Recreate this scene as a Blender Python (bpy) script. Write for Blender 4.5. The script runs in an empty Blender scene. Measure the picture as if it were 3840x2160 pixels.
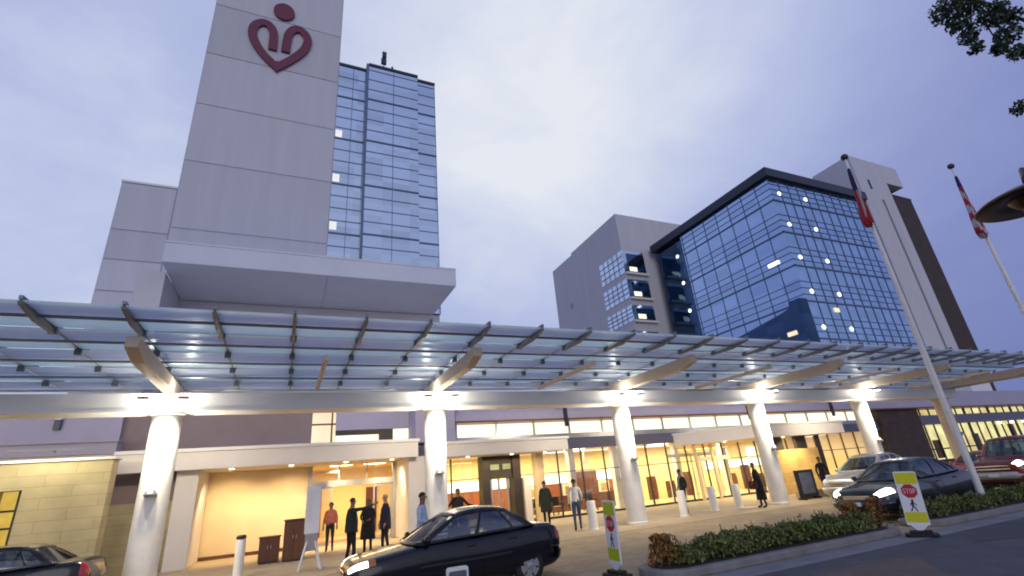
import bpy, bmesh, math, random
from mathutils import Vector, Matrix
random.seed(7)
S = bpy.context.scene
COL = S.collection
PI = math.pi
rad = math.radians

# ------------------------------------------------------------------ materials
MATS = {}
def nodes(name):
    m = bpy.data.materials.new(name); m.use_nodes = True
    nt = m.node_tree; nt.nodes.clear()
    out = nt.nodes.new('ShaderNodeOutputMaterial')
    MATS[name] = m
    return m, nt, out
def N(nt, t, **kw):
    n = nt.nodes.new(t)
    for k, v in kw.items():
        if k in n.inputs: n.inputs[k].default_value = v
        else: setattr(n, k, v)
    return n
def rgba(c): return (c[0], c[1], c[2], 1)
def noise_col(nt, c, amt, scale, detail=4, stretch=None, island=0):
    """colour c with noise variation of relative size amt"""
    tc = N(nt, 'ShaderNodeTexCoord')
    src = tc.outputs['Object']
    if stretch:
        mp = N(nt, 'ShaderNodeMapping'); mp.inputs['Scale'].default_value = stretch
        nt.links.new(src, mp.inputs[0]); src = mp.outputs[0]
    no = N(nt, 'ShaderNodeTexNoise', Scale=scale, Detail=detail, Roughness=.6)
    nt.links.new(src, no.inputs['Vector'])
    fac = no.outputs['Fac']
    if island:
        g = N(nt, 'ShaderNodeNewGeometry')
        mm = N(nt, 'ShaderNodeMix'); mm.inputs[0].default_value = island
        nt.links.new(fac, mm.inputs[2]); nt.links.new(g.outputs['Random Per Island'], mm.inputs[3]); fac = mm.outputs[0]
    r = N(nt, 'ShaderNodeValToRGB')
    r.color_ramp.elements[0].position = .25; r.color_ramp.elements[1].position = .75
    r.color_ramp.elements[0].color = rgba([max(0, x*(1-amt)) for x in c])
    r.color_ramp.elements[1].color = rgba([min(1, x*(1+amt)) for x in c])
    nt.links.new(fac, r.inputs[0])
    return r.outputs[0], no.outputs['Fac'], src
def mat(name, c, rough=.6, metal=0, amt=.12, scale=3, bump=0, bscale=40, coat=0, stretch=None, island=0, spec=.5):
    m, nt, out = nodes(name)
    b = N(nt, 'ShaderNodeBsdfPrincipled', Roughness=rough, Metallic=metal)
    b.inputs['Specular IOR Level'].default_value = spec
    b.inputs['Coat Weight'].default_value = coat
    b.inputs['Coat Roughness'].default_value = .05
    col, fac, src = noise_col(nt, c, amt, scale, stretch=stretch, island=island)
    nt.links.new(col, b.inputs['Base Color'])
    if bump:
        n2 = N(nt, 'ShaderNodeTexNoise', Scale=bscale, Detail=3)
        nt.links.new(src, n2.inputs['Vector'])
        bp = N(nt, 'ShaderNodeBump', Strength=bump, Distance=.02)
        nt.links.new(n2.outputs['Fac'], bp.inputs['Height']); nt.links.new(bp.outputs[0], b.inputs['Normal'])
    nt.links.new(b.outputs[0], out.inputs[0])
    return m
def brickmat(name, c1, c2, mortar, scale, bw=.5, rh=.25, rough=.8, axis='xz', msize=.015, bump=.4):
    m, nt, out = nodes(name)
    b = N(nt, 'ShaderNodeBsdfPrincipled', Roughness=rough)
    tc = N(nt, 'ShaderNodeTexCoord')
    sx = N(nt, 'ShaderNodeSeparateXYZ'); nt.links.new(tc.outputs['Object'], sx.inputs[0])
    cx = N(nt, 'ShaderNodeCombineXYZ')
    if axis == 'xz':
        ad = N(nt, 'ShaderNodeMath'); ad.operation = 'ADD'
        nt.links.new(sx.outputs[0], ad.inputs[0]); nt.links.new(sx.outputs[1], ad.inputs[1])
        nt.links.new(ad.outputs[0], cx.inputs[0]); nt.links.new(sx.outputs[2], cx.inputs[1])
    else:
        nt.links.new(sx.outputs[0], cx.inputs[0]); nt.links.new(sx.outputs[1], cx.inputs[1])
    br = N(nt, 'ShaderNodeTexBrick', Color1=rgba(c1), Color2=rgba(c2), Mortar=rgba(mortar), Scale=scale)
    br.inputs['Mortar Size'].default_value = msize
    br.inputs['Brick Width'].default_value = bw; br.inputs['Row Height'].default_value = rh
    nt.links.new(cx.outputs[0], br.inputs['Vector'])
    no = N(nt, 'ShaderNodeTexNoise', Scale=1.3, Detail=5)
    nt.links.new(tc.outputs['Object'], no.inputs['Vector'])
    mx = N(nt, 'ShaderNodeMix', data_type='RGBA', blend_type='MULTIPLY'); mx.inputs[0].default_value = .5
    rr = N(nt, 'ShaderNodeValToRGB'); rr.color_ramp.elements[0].color = (.45, .45, .45, 1); rr.color_ramp.elements[0].position = .3; rr.color_ramp.elements[1].position = .7
    nt.links.new(no.outputs['Fac'], rr.inputs[0])
    nt.links.new(br.outputs['Color'], mx.inputs[6]); nt.links.new(rr.outputs[0], mx.inputs[7])
    nt.links.new(mx.outputs[2], b.inputs['Base Color'])
    bp = N(nt, 'ShaderNodeBump', Strength=bump, Distance=.01); bp.invert = True
    nt.links.new(br.outputs['Fac'], bp.inputs['Height']); nt.links.new(bp.outputs[0], b.inputs['Normal'])
    nt.links.new(b.outputs[0], out.inputs[0])
    return m
def emit(name, c, s, amt=0, scale=1.5, stretch=None):
    m, nt, out = nodes(name)
    e = N(nt, 'ShaderNodeEmission', Strength=s)
    if amt:
        col, f, sr = noise_col(nt, c, amt, scale, stretch=stretch)
        nt.links.new(col, e.inputs[0])
    else: e.inputs[0].default_value = rgba(c)
    nt.links.new(e.outputs[0], out.inputs[0])
    return m
def mirror_glass(name, c, base, refl=.75, rough=.06, pane=(2.25, 2.25, 1.1), tilt=.035):
    """coated curtain-wall glass: tinted reflection over a dark body, every pane set at a slightly different angle"""
    m, nt, out = nodes(name)
    tc = N(nt, 'ShaderNodeTexCoord')
    mp = N(nt, 'ShaderNodeMapping'); mp.inputs['Scale'].default_value = [1/p for p in pane]
    nt.links.new(tc.outputs['Object'], mp.inputs[0])
    fl = N(nt, 'ShaderNodeVectorMath'); fl.operation = 'FLOOR'; nt.links.new(mp.outputs[0], fl.inputs[0])
    wn = N(nt, 'ShaderNodeTexWhiteNoise'); nt.links.new(fl.outputs[0], wn.inputs['Vector'])
    sb = N(nt, 'ShaderNodeVectorMath'); sb.operation = 'SUBTRACT'; sb.inputs[1].default_value = (.5, .5, .5)
    nt.links.new(wn.outputs['Color'], sb.inputs[0])
    sc = N(nt, 'ShaderNodeVectorMath'); sc.operation = 'SCALE'; sc.inputs['Scale'].default_value = tilt
    nt.links.new(sb.outputs[0], sc.inputs[0])
    ge = N(nt, 'ShaderNodeNewGeometry')
    ad = N(nt, 'ShaderNodeVectorMath'); ad.operation = 'ADD'; nt.links.new(ge.outputs['Normal'], ad.inputs[0]); nt.links.new(sc.outputs[0], ad.inputs[1])
    nm = N(nt, 'ShaderNodeVectorMath'); nm.operation = 'NORMALIZE'; nt.links.new(ad.outputs[0], nm.inputs[0])
    g = N(nt, 'ShaderNodeBsdfGlossy', Roughness=rough); g.inputs[0].default_value = rgba(c)
    nt.links.new(nm.outputs[0], g.inputs['Normal'])
    d = N(nt, 'ShaderNodeBsdfDiffuse')
    mx2 = N(nt, 'ShaderNodeMix', data_type='RGBA'); mx2.inputs[6].default_value = rgba([x*.6 for x in base]); mx2.inputs[7].default_value = rgba([x*1.9 for x in base])
    nt.links.new(wn.outputs['Value'], mx2.inputs[0]); nt.links.new(mx2.outputs[2], d.inputs[0])
    mr = N(nt, 'ShaderNodeMapRange'); mr.inputs[3].default_value = refl-.10; mr.inputs[4].default_value = min(.97, refl+.06)
    nt.links.new(wn.outputs['Value'], mr.inputs[0])
    mx = N(nt, 'ShaderNodeMixShader'); nt.links.new(mr.outputs[0], mx.inputs[0])
    nt.links.new(d.outputs[0], mx.inputs[1]); nt.links.new(g.outputs[0], mx.inputs[2])
    nt.links.new(mx.outputs[0], out.inputs[0])
    return m
def clear_glass(name, c=(.95, .97, .97), refl=.10, rough=.01):
    m, nt, out = nodes(name)
    t = N(nt, 'ShaderNodeBsdfTransparent'); t.inputs[0].default_value = rgba(c)
    g = N(nt, 'ShaderNodeBsdfGlossy', Roughness=rough); g.inputs[0].default_value = (.9, .92, 1, 1)
    lw = N(nt, 'ShaderNodeLayerWeight', Blend=.25)
    ma = N(nt, 'ShaderNodeMath'); ma.operation = 'MULTIPLY_ADD'; ma.inputs[1].default_value = .22; ma.inputs[2].default_value = refl
    nt.links.new(lw.outputs['Facing'], ma.inputs[0])
    mx = N(nt, 'ShaderNodeMixShader'); nt.links.new(ma.outputs[0], mx.inputs[0])
    nt.links.new(t.outputs[0], mx.inputs[1]); nt.links.new(g.outputs[0], mx.inputs[2])
    nt.links.new(mx.outputs[0], out.inputs[0])
    return m
def canopy_glass():
    m, nt, out = nodes('frosted canopy glass')
    tc = N(nt, 'ShaderNodeTexCoord')
    sx = N(nt, 'ShaderNodeSeparateXYZ'); nt.links.new(tc.outputs['Object'], sx.inputs[0])
    # frit: printed translucent band over half of every pane row
    fr = N(nt, 'ShaderNodeMath'); fr.operation = 'MULTIPLY'; fr.inputs[1].default_value = 1/1.52
    nt.links.new(sx.outputs[1], fr.inputs[0])
    fl = N(nt, 'ShaderNodeMath'); fl.operation = 'FRACT'; nt.links.new(fr.outputs[0], fl.inputs[0])
    rp = N(nt, 'ShaderNodeValToRGB')
    E = rp.color_ramp.elements
    E[0].position = 0; E[0].color = (1, 1, 1, 1); E[1].position = 1; E[1].color = (.95, .95, .95, 1)
    for p, v in ((.38, .95), (.46, .1), (.88, .0), (.95, .9)):
        e = E.new(p); e.color = (v, v, v, 1)
    nt.links.new(fl.outputs[0], rp.inputs[0])
    def layer(tc_, dc, tw, pw):
        tr = N(nt, 'ShaderNodeBsdfTranslucent'); tr.inputs[0].default_value = rgba(tc_)
        df = N(nt, 'ShaderNodeBsdfDiffuse'); df.inputs[0].default_value = rgba(dc)
        tp = N(nt, 'ShaderNodeBsdfTransparent'); tp.inputs[0].default_value = (.60, .76, .84, 1)
        x = N(nt, 'ShaderNodeMixShader'); x.inputs[0].default_value = tw
        nt.links.new(tr.outputs[0], x.inputs[1]); nt.links.new(df.outputs[0], x.inputs[2])
        y = N(nt, 'ShaderNodeMixShader'); y.inputs[0].default_value = pw
        nt.links.new(x.outputs[0], y.inputs[1]); nt.links.new(tp.outputs[0], y.inputs[2])
        return y
    A = layer((.86, .99, 1), (.82, .92, .95), .20, .05)
    B = layer((.70, .76, .90), (.64, .65, .72), .30, .14)
    b = N(nt, 'ShaderNodeMixShader'); nt.links.new(rp.outputs[0], b.inputs[0])
    nt.links.new(B.outputs[0], b.inputs[1]); nt.links.new(A.outputs[0], b.inputs[2])
    gl = N(nt, 'ShaderNodeBsdfGlossy', Roughness=.30); gl.inputs[0].default_value = (.8, .88, .92, 1)
    c = N(nt, 'ShaderNodeMixShader')
    lw = N(nt, 'ShaderNodeLayerWeight', Blend=.3); ma = N(nt, 'ShaderNodeMath'); ma.operation = 'MULTIPLY_ADD'; ma.inputs[1].default_value = .16; ma.inputs[2].default_value = .04
    nt.links.new(lw.outputs['Facing'], ma.inputs[0]); nt.links.new(ma.outputs[0], c.inputs[0])
    nt.links.new(b.outputs[0], c.inputs[1]); nt.links.new(gl.outputs[0], c.inputs[2])
    nt.links.new(c.outputs[0], out.inputs[0])
    return m

mat('concrete', (.56, .55, .61), .85, amt=.09, scale=1.1, bump=.15, bscale=14, stretch=(1, 1, .10), island=.35)
mat('concrete joint', (.48, .47, .54), .9)
mat('fascia', (.78, .78, .80), .55, amt=.04, scale=1)
mat('podium panel', (.63, .65, .75), .6, amt=.05, scale=.6)
mat('soffit', (.62, .58, .54), .7, amt=.05, scale=1)
mat('white paint', (.80, .78, .74), .5, amt=.09, scale=2.5, bump=.04, bscale=60)
mat('white wall', (.74, .70, .68), .6, amt=.05, scale=1.2)
mat('lilac wall', (.40, .37, .48), .75, amt=.06, scale=1)
mat('umber wall', (.25, .19, .19), .7, amt=.1, scale=1)
mat('tan plaster', (.66, .54, .36), .8, amt=.07, scale=1.4, bump=.1)
brickmat('buff stone', (.58, .50, .30), (.50, .43, .26), (.40, .34, .2), 1, bw=1.4, rh=.32, msize=.008)
brickmat('warm stone', (.62, .42, .16), (.52, .35, .12), (.38, .26, .1), 1, bw=.9, rh=.22, msize=.008)
brickmat('brown brick', (.075, .048, .045), (.055, .034, .032), (.07, .05, .047), 1, bw=.6, rh=.2, msize=.02)
mat('dark bronze', (.035, .028, .026), .45, metal=.3, amt=.2)
mat('dark frame', (.045, .05, .07), .4, metal=.5)
mat('blue frame', (.11, .155, .27), .4, metal=.3, amt=.15)
mat('spandrel', (.12, .12, .19), .5, amt=.1)
mat('steel', (.42, .43, .45), .38, metal=.8, amt=.1)
mat('beam paint', (.56, .47, .38), .5, amt=.06)
mat('slate', (.22, .23, .26), .5, metal=.2)
mat('asphalt', (.066, .070, .088), .8, amt=.35, scale=1.6, bump=.5, bscale=120)
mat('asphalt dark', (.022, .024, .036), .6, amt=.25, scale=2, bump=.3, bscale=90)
mat('gutter concrete', (.20, .20, .22), .85, amt=.25, scale=1.5, bump=.3)
mat('kerb concrete', (.22, .21, .21), .85, amt=.25, scale=2.5, bump=.3)
mat('ground soil', (.10, .095, .085), .95, amt=.3, scale=.4)
mat('mulch', (.035, .022, .018), .95, amt=.5, scale=12, bump=.8, bscale=50)
brickmat('driveway paver', (.46, .35, .22), (.40, .30, .19), (.30, .23, .15), 1, bw=.4, rh=.2, axis='xy', msize=.012, bump=.2)
brickmat('crosswalk brick', (.15, .10, .085), (.12, .085, .075), (.10, .08, .075), 1, bw=.3, rh=.15, axis='xy', msize=.02, bump=.3)
mat('sidewalk', (.42, .33, .22), .75, amt=.15, scale=1, bump=.15)
mat('lobby floor', (.50, .38, .22), .3, amt=.1, scale=1)
mat('lobby ceiling', (.80, .62, .34), .7, amt=.04)
mat('lobby wall', (.78, .64, .34), .7, amt=.06)
mat('red wood', (.22, .065, .025), .4, amt=.3, scale=2, stretch=(1, 1, .15))
mat('brown wood', (.10, .035, .018), .4, amt=.35, scale=5, stretch=(1, 1, .15))
mat('emblem', (.15, .016, .05), .4, amt=.1)
mat('black rubber', (.012, .012, .013), .7, amt=.3, scale=8)
mat('tyre', (.014, .014, .015), .8, amt=.2, bump=.2)
mat('rim', (.55, .55, .58), .3, metal=.9, amt=.05)
mat('chrome', (.75, .75, .77), .12, metal=1, amt=.02)
mat('black paint', (.004, .004, .009), .25, amt=.1, coat=.55, spec=.3)
mat('navy paint', (.006, .006, .014), .25, amt=.1, coat=.55, spec=.3)
mat('slate paint', (.014, .017, .022), .25, amt=.1, coat=.8, spec=.4)
mat('red paint', (.22, .025, .02), .3, amt=.1, coat=1)
mat('silver paint', (.50, .50, .48), .3, metal=.3, amt=.05, coat=1)
mat('black trim', (.015, .015, .016), .5, amt=.1)
mat('seat cloth', (.16, .15, .14), .9)
mat('tail red', (.35, .01, .01), .15, coat=1)
mat('amber lens', (.5, .13, .02), .15, coat=1)
clear_glass('car glass', (.28, .34, .38), .14)
clear_glass('clear glass', (.93, .95, .94), .05)
canopy_glass()
mirror_glass('tower glass', (.68, .78, .92), (.12, .16, .24), .80, .10, (2.3, 2.3, 1.15), .02)
mirror_glass('wing glass', (.48, .64, .86), (.07, .12, .20), .78, .06, (1.68, 2.25, 1.1), .045)
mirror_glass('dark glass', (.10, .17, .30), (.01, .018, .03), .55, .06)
mirror_glass('slate panel', (.25, .28, .4), (.05, .06, .1), .3, .2)
emit('window warm', (1, .88, .66), 1.5, .10, 1.2, (1, 1, .4))
emit('window amber', (1, .70, .30), .8, .6, .8)
emit('window gold', (1, .70, .33), 1.1, .45, .8)
emit('window orange', (1, .55, .10), .85, .4, 1.1)
emit('window peach', (1, .72, .5), 1.2, .2, .8)
emit('lamp white', (1, .97, .9), 7)
emit('window cool', (.9, .95, 1), .95, .15, 2)
emit('lamp cool', (.95, .97, 1), 2.6)
emit('lamp warm', (1, .8, .5), 6)
emit('cove', (1, .93, .80), 2.4, .06)
emit('headlamp', (1, .93, .82), 6)
emit('headlamp soft', (1, .82, .66), 2.2)
emit('fluoro green', (.62, .72, 0), .12) if False else mat('fluoro yellow', (.68, .66, .01), .45, amt=.05)
mat('fluoro lime', (.50, .62, .02), .45, amt=.05)
mat('sign white', (.82, .82, .85), .4, amt=.03)
mat('sign red', (.50, .015, .03), .4, amt=.05)
mat('sign black', (.01, .01, .012), .5)
mat('leaf dark', (.034, .06, .03), .6, amt=.5, scale=6, island=.8)
mat('leaf hedge', (.115, .145, .032), .6, amt=.6, scale=3, island=.75)
mat('leaf orange', (.26, .115, .02), .6, amt=.7, scale=5, island=.8)
mat('bark', (.05, .035, .025), .9, amt=.4, scale=8, bump=.6)
mat('skin brown', (.21, .105, .065), .55, amt=.08)
mat('skin tan', (.36, .20, .13), .55, amt=.08)
for n_, c_ in dict(charcoal=(.018, .02, .02), black=(.009, .009, .011), navy=(.012, .012, .03), skyblue=(.42, .50, .68), white=(.7, .7, .68), grey=(.15, .15, .17), jeans=(.05, .08, .15), olive=(.03, .035, .02), maroon=(.08, .012, .02), coral=(.5, .14, .10), stone=(.36, .36, .36), beige=(.4, .3, .2)).items():
    mat('cloth ' + n_, c_, .9, amt=.2, scale=9, bump=.2, bscale=25)
mat('hair black', (.008, .007, .007), .5); mat('hair brown', (.04, .02, .012), .5); mat('hair grey', (.3, .29, .28), .6)
mat('flag navy', (.015, .02, .08), .8); mat('flag red', (.40, .015, .03), .8); mat('flag white', (.42, .42, .46), .8)
mat('bronze lamp', (.06, .035, .018), .35, metal=.6, amt=.3)
mat('picture mount', (.75, .68, .55), .6); mat('picture art', (.35, .22, .10), .7, amt=.7, scale=2)
mat('slate board', (.12, .13, .18), .4, amt=.4, scale=3)

# ------------------------------------------------------------------ mesh helpers
class MB:
    def __init__(s): s.v = []; s.f = []; s.fm = []; s.mi = 0; s.sm = []; s.smooth = False
    def add(s, vs, fs):
        o = len(s.v); s.v += [tuple(v) for v in vs]
        for f in fs:
            s.f.append(tuple(i+o for i in f)); s.fm.append(s.mi); s.sm.append(s.smooth)
        return s
    def box(s, x0, x1, y0, y1, z0, z1):
        v = [(x0,y0,z0),(x1,y0,z0),(x1,y1,z0),(x0,y1,z0),(x0,y0,z1),(x1,y0,z1),(x1,y1,z1),(x0,y1,z1)]
        return s.add(v, [(0,3,2,1),(4,5,6,7),(0,1,5,4),(1,2,6,5),(2,3,7,6),(3,0,4,7)])
    def cbox(s, c, sx, sy, sz, rz=0):
        o = len(s.v); s.box(-sx/2, sx/2, -sy/2, sy/2, -sz/2, sz/2)
        R = Matrix.Rotation(rz, 3, 'Z')
        for i in range(o, len(s.v)): s.v[i] = tuple(R @ Vector(s.v[i]) + Vector(c))
        return s
    def prism(s, pts, axis, a, b):
        """polygon pts (2-D) extruded along axis from a to b"""
        n = len(pts)
        def p(q, t):
            return {'y': (q[0], t, q[1]), 'x': (t, q[0], q[1]), 'z': (q[0], q[1], t)}[axis]
        vs = [p(q, a) for q in pts] + [p(q, b) for q in pts]
        fs = [tuple(range(n)), tuple(range(2*n-1, n-1, -1))] + [(i, i+n, (i+1) % n + n, (i+1) % n) for i in range(n)]
        return s.add(vs, fs)
    def tube(s, p0, p1, r0, r1=None, n=12, cap=True):
        r1 = r0 if r1 is None else r1
        p0, p1 = Vector(p0), Vector(p1); d = (p1-p0).normalized()
        u = d.orthogonal().normalized(); w = d.cross(u)
        vs = []
        for p, r in ((p0, r0), (p1, r1)):
            for i in range(n):
                a = 2*PI*i/n; vs.append(p + u*math.cos(a)*r + w*math.sin(a)*r)
        fs = [(i, (i+1) % n, (i+1) % n+n, i+n) for i in range(n)]
        if cap: fs += [tuple(range(n-1, -1, -1)), tuple(range(n, 2*n))]
        return s.add(vs, fs)
    def path(s, pts, rs, n=10):
        for i in range(len(pts)-1): s.tube(pts[i], pts[i+1], rs[i], rs[i+1], n)
        return s
    def lathe(s, prof, c=(0, 0, 0), n=24, axis='z'):
        """prof: (r, h) list"""
        vs = []; m = len(prof)
        for i in range(n):
            a = 2*PI*i/n
            for r, h in prof:
                x, y, z = r*math.cos(a), r*math.sin(a), h
                if axis == 'y': x, y, z = x, z, -y
                if axis == 'x': x, y, z = z, x, y
                vs.append((x+c[0], y+c[1], z+c[2]))
        fs = []
        for i in range(n):
            j = (i+1) % n
            for k in range(m-1):
                fs.append((i*m+k, j*m+k, j*m+k+1, i*m+k+1))
        return s.add(vs, fs)
    def ell(s, c, r, n=12, m=8, R=None):
        vs = []; 
        for i in range(m+1):
            t = PI*i/m
            for j in range(n):
                a = 2*PI*j/n
                v = Vector((r[0]*math.sin(t)*math.cos(a), r[1]*math.sin(t)*math.sin(a), r[2]*math.cos(t)))
                if R is not None: v = R @ v
                vs.append(v+Vector(c))
        fs = [(i*n+j, (i+1)*n+j, (i+1)*n+(j+1) % n, i*n+(j+1) % n) for i in range(m) for j in range(n)]
        return s.add(vs, fs)
    def grid(s, P):
        """P: rows of points"""
        r, c = len(P), len(P[0])
        return s.add([q for row in P for q in row], [(i*c+j, i*c+j+1, (i+1)*c+j+1, (i+1)*c+j) for i in range(r-1) for j in range(c-1)])
    def build(s, name, mats, parent=None, local=False, bevel=0, merge=False, recalc=True):
        me = bpy.data.meshes.new(name)
        off = Vector((0, 0, 0))
        if parent is not None and not local:
            p = parent
            while p is not None: off += p.location; p = p.parent
        me.from_pydata([tuple(Vector(v)-off) for v in s.v], [], s.f)
        if isinstance(mats, str): mats = [mats]
        for m in mats: me.materials.append(MATS[m])
        me.polygons.foreach_set('material_index', s.fm)
        me.polygons.foreach_set('use_smooth', s.sm)
        if merge or recalc:
            bm = bmesh.new(); bm.from_mesh(me)
            if merge: bmesh.ops.remove_doubles(bm, verts=bm.verts, dist=.0005)
            if recalc and len(bm.faces) < 60000: bmesh.ops.recalc_face_normals(bm, faces=bm.faces)
            bm.to_mesh(me); bm.free()
        o = bpy.data.objects.new(name, me); COL.objects.link(o)
        if parent is not None: o.parent = parent
        if bevel:
            b = o.modifiers.new('bevel', 'BEVEL'); b.width = bevel; b.segments = 2; b.limit_method = 'ANGLE'
        return o
def tag(o, label, cat, group=None):
    o['label'] = label; o['category'] = cat
    if group: o['group'] = group
    return o
def thing(name, label, cat, loc=(0, 0, 0), group=None, rz=0):
    o = bpy.data.objects.new(name, None); COL.objects.link(o)
    o.location = loc; o.rotation_euler = (0, 0, rz); o.empty_display_size = .2
    return tag(o, label, cat, group)
def struct(o): o['kind'] = 'structure'; return o
def dup(root, loc, label, rz=None, group=None):
    def cp(o, par):
        c = o.copy(); COL.objects.link(c)
        if par is not None:
            c.parent = par; c.matrix_parent_inverse = o.matrix_parent_inverse
        for ch in o.children: cp(ch, c)
        return c
    r = cp(root, None); r.location = loc; r['label'] = label
    if rz is not None: r.rotation_euler = (0, 0, rz)
    if group: r['group'] = group
    return r
def lamp(kind, loc, power, col=(1, .85, .62), size=.1, target=None, spot=None, blend=.5, parent=None, name='lamp_light'):
    l = bpy.data.lights.new(name, kind); l.energy = power; l.color = col
    if kind == 'AREA':
        l.shape = 'RECTANGLE'; l.size, l.size_y = (size if isinstance(size, tuple) else (size, size))
    else: l.shadow_soft_size = size
    if kind == 'SPOT': l.spot_size = spot; l.spot_blend = blend
    o = bpy.data.objects.new(name, l); COL.objects.link(o)
    o.location = loc
    if target is not None:
        o.rotation_euler = (Vector(target)-Vector(loc)).to_track_quat('-Z', 'Y').to_euler()
    return o

# ------------------------------------------------------------------ camera, world, sun
TH = .4415
cam = bpy.data.cameras.new('camera'); co = bpy.data.objects.new('camera', cam); COL.objects.link(co); S.camera = co
cam.sensor_width = 36; cam.lens = 36*1221.4/2576; cam.clip_end = 3000; cam.clip_start = .05
p_, r_ = rad(21.824), rad(5.006)
ex = Vector((math.cos(TH), -math.sin(TH), 0)); 
fw0 = Vector((math.sin(TH), math.cos(TH), 0))
fwd = fw0*math.cos(p_) + Vector((0, 0, math.sin(p_)))
up0 = -fw0*math.sin(p_) + Vector((0, 0, math.cos(p_)))
Rr = ex*math.cos(r_) - up0*math.sin(r_)
Ur = ex*math.sin(r_) + up0*math.cos(r_)
Mx = Matrix((Rr, Ur, -fwd)).transposed().to_4x4(); Mx.translation = Vector((0, 0, 1.84))
co.matrix_world = Mx

w = bpy.data.worlds.new('World'); S.world = w; w.use_nodes = True
nt = w.node_tree; nt.nodes.clear()
out = N(nt, 'ShaderNodeOutputWorld'); bg = N(nt, 'ShaderNodeBackground', Strength=.1)
sky = N(nt, 'ShaderNodeTexSky'); sky.sky_type = 'NISHITA'; sky.sun_disc = False
SUN_EL, SUN_ROT = rad(14), rad(200)
sky.sun_elevation = SUN_EL; sky.sun_rotation = SUN_ROT; sky.air_density = 1.5; sky.dust_density = 3
tc = N(nt, 'ShaderNodeTexCoord')
def vdot(v):
    d = N(nt, 'ShaderNodeVectorMath'); d.operation = 'DOT_PRODUCT'; d.inputs[1].default_value = Vector(v).normalized()
    nt.links.new(tc.outputs['Generated'], d.inputs[0]); return d.outputs['Value']
# overcast deck: a thin bright part high ahead, a paler band low on the left, heavy blue-grey low on the right
def math2(op, a, b):
    m = N(nt, 'ShaderNodeMath'); m.operation = op
    for i, v in enumerate((a, b)):
        if isinstance(v, (int, float)): m.inputs[i].default_value = v
        else: nt.links.new(v, m.inputs[i])
    return m.outputs[0]
d1 = vdot((.34, .58, .74))
d2 = math2('MULTIPLY', vdot((-.34, .82, .46)), .915)
dd = N(nt, 'ShaderNodeMath'); dd.operation = 'SMOOTH_MAX'; dd.inputs[2].default_value = .06
nt.links.new(d1, dd.inputs[0]); nt.links.new(d2, dd.inputs[1])
mp = N(nt, 'ShaderNodeMapping'); mp.inputs['Scale'].default_value = (1, 1, 1.7)
nt.links.new(tc.outputs['Generated'], mp.inputs[0])
no1 = N(nt, 'ShaderNodeTexNoise', Scale=1.7, Detail=6, Roughness=.55, Distortion=.4)
nt.links.new(mp.outputs[0], no1.inputs['Vector'])
no2 = N(nt, 'ShaderNodeTexNoise', Scale=5.5, Detail=5, Roughness=.6, Distortion=.8)
nt.links.new(mp.outputs[0], no2.inputs['Vector'])
v = math2('ADD', math2('MULTIPLY', no1.outputs['Fac'], .20), math2('MULTIPLY', no2.outputs['Fac'], .05))
adv = math2('ADD', dd.outputs[0], math2('SUBTRACT', v, .125))
cr = N(nt, 'ShaderNodeValToRGB')
E_ = cr.color_ramp.elements
E_[0].position = .0; E_[0].color = (.42, .48, .70, 1)
E_[1].position = 1.0; E_[1].color = (.82, .85, .93, 1)
for p, c in ((.30, (.30, .35, .62)), (.50, (.13, .18, .44)), (.68, (.22, .26, .55)), (.80, (.34, .39, .68)), (.90, (.48, .54, .80)), (.965, (.69, .74, .89))):
    e = E_.new(p); e.color = rgba(c)
nt.links.new(adv, cr.inputs[0])
sc = N(nt, 'ShaderNodeMix', data_type='RGBA', blend_type='MULTIPLY'); sc.inputs[0].default_value = 1
sc.inputs[7].default_value = (10, 10, 10, 1); sc.clamp_result = False
nt.links.new(cr.outputs[0], sc.inputs[6])
mxw = N(nt, 'ShaderNodeMix', data_type='RGBA'); mxw.inputs[0].default_value = .94; mxw.clamp_result = False
nt.links.new(sky.outputs[0], mxw.inputs[6]); nt.links.new(sc.outputs[2], mxw.inputs[7])
nt.links.new(mxw.outputs[2], bg.inputs[0]); nt.links.new(bg.outputs[0], out.inputs[0])
sl = bpy.data.lights.new('sun', 'SUN'); sl.energy = .5; sl.angle = rad(40); sl.color = (1, .98, .97)
so = bpy.data.objects.new('sun', sl); COL.objects.link(so)
sd = Vector((math.sin(SUN_ROT)*math.cos(SUN_EL), math.cos(SUN_ROT)*math.cos(SUN_EL), math.sin(SUN_EL)))
so.rotation_euler = sd.to_track_quat('Z', 'Y').to_euler()
so.location = sd*50
S.view_settings.view_transform = 'Standard'; S.view_settings.look = 'None'; S.view_settings.exposure = 0; S.view_settings.gamma = 1
S.cycles.use_denoising = True
S.cycles.filter_width = 1.9
S.cycles.max_bounces = 8; S.cycles.transparent_max_bounces = 24; S.cycles.sample_clamp_indirect = 6
S.cycles.caustics_reflective = False; S.cycles.caustics_refractive = False

# ------------------------------------------------------------------ ground
struct(MB().box(-600, 900, -500, 900, -1, -.03).build('ground', 'ground soil'))
struct(MB().box(-60, 160, -14, 7.3, -.02, 0).build('road', 'asphalt'))
struct(MB().box(-60, 160, 7.303, 7.9, -.02, .006).build('gutter', 'gutter concrete'))
struct(MB().box(-60, 160, 7.903, 15.4, -.02, .004).build('driveway', 'driveway paver'))
struct(MB().box(-60, 160, 15.403, 24.9, -.02, .012).build('sidewalk', 'sidewalk'))
struct(MB().prism([(7.0, 4.2), (9.0, 4.5), (9.6, 5.4), (10.6, 6.3), (10.3, 6.55), (8.6, 6.62), (7.6, 6.5)], 'z', -.01, .0055).build('crosswalk', 'crosswalk brick'))
struct(MB().prism([(12.7, 6.35), (13.6, 6.9), (22, 7.0), (22, 5.2), (15.5, 5.4)], 'z', -.01, .005).build('asphalt_patch', 'asphalt dark'))

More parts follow.
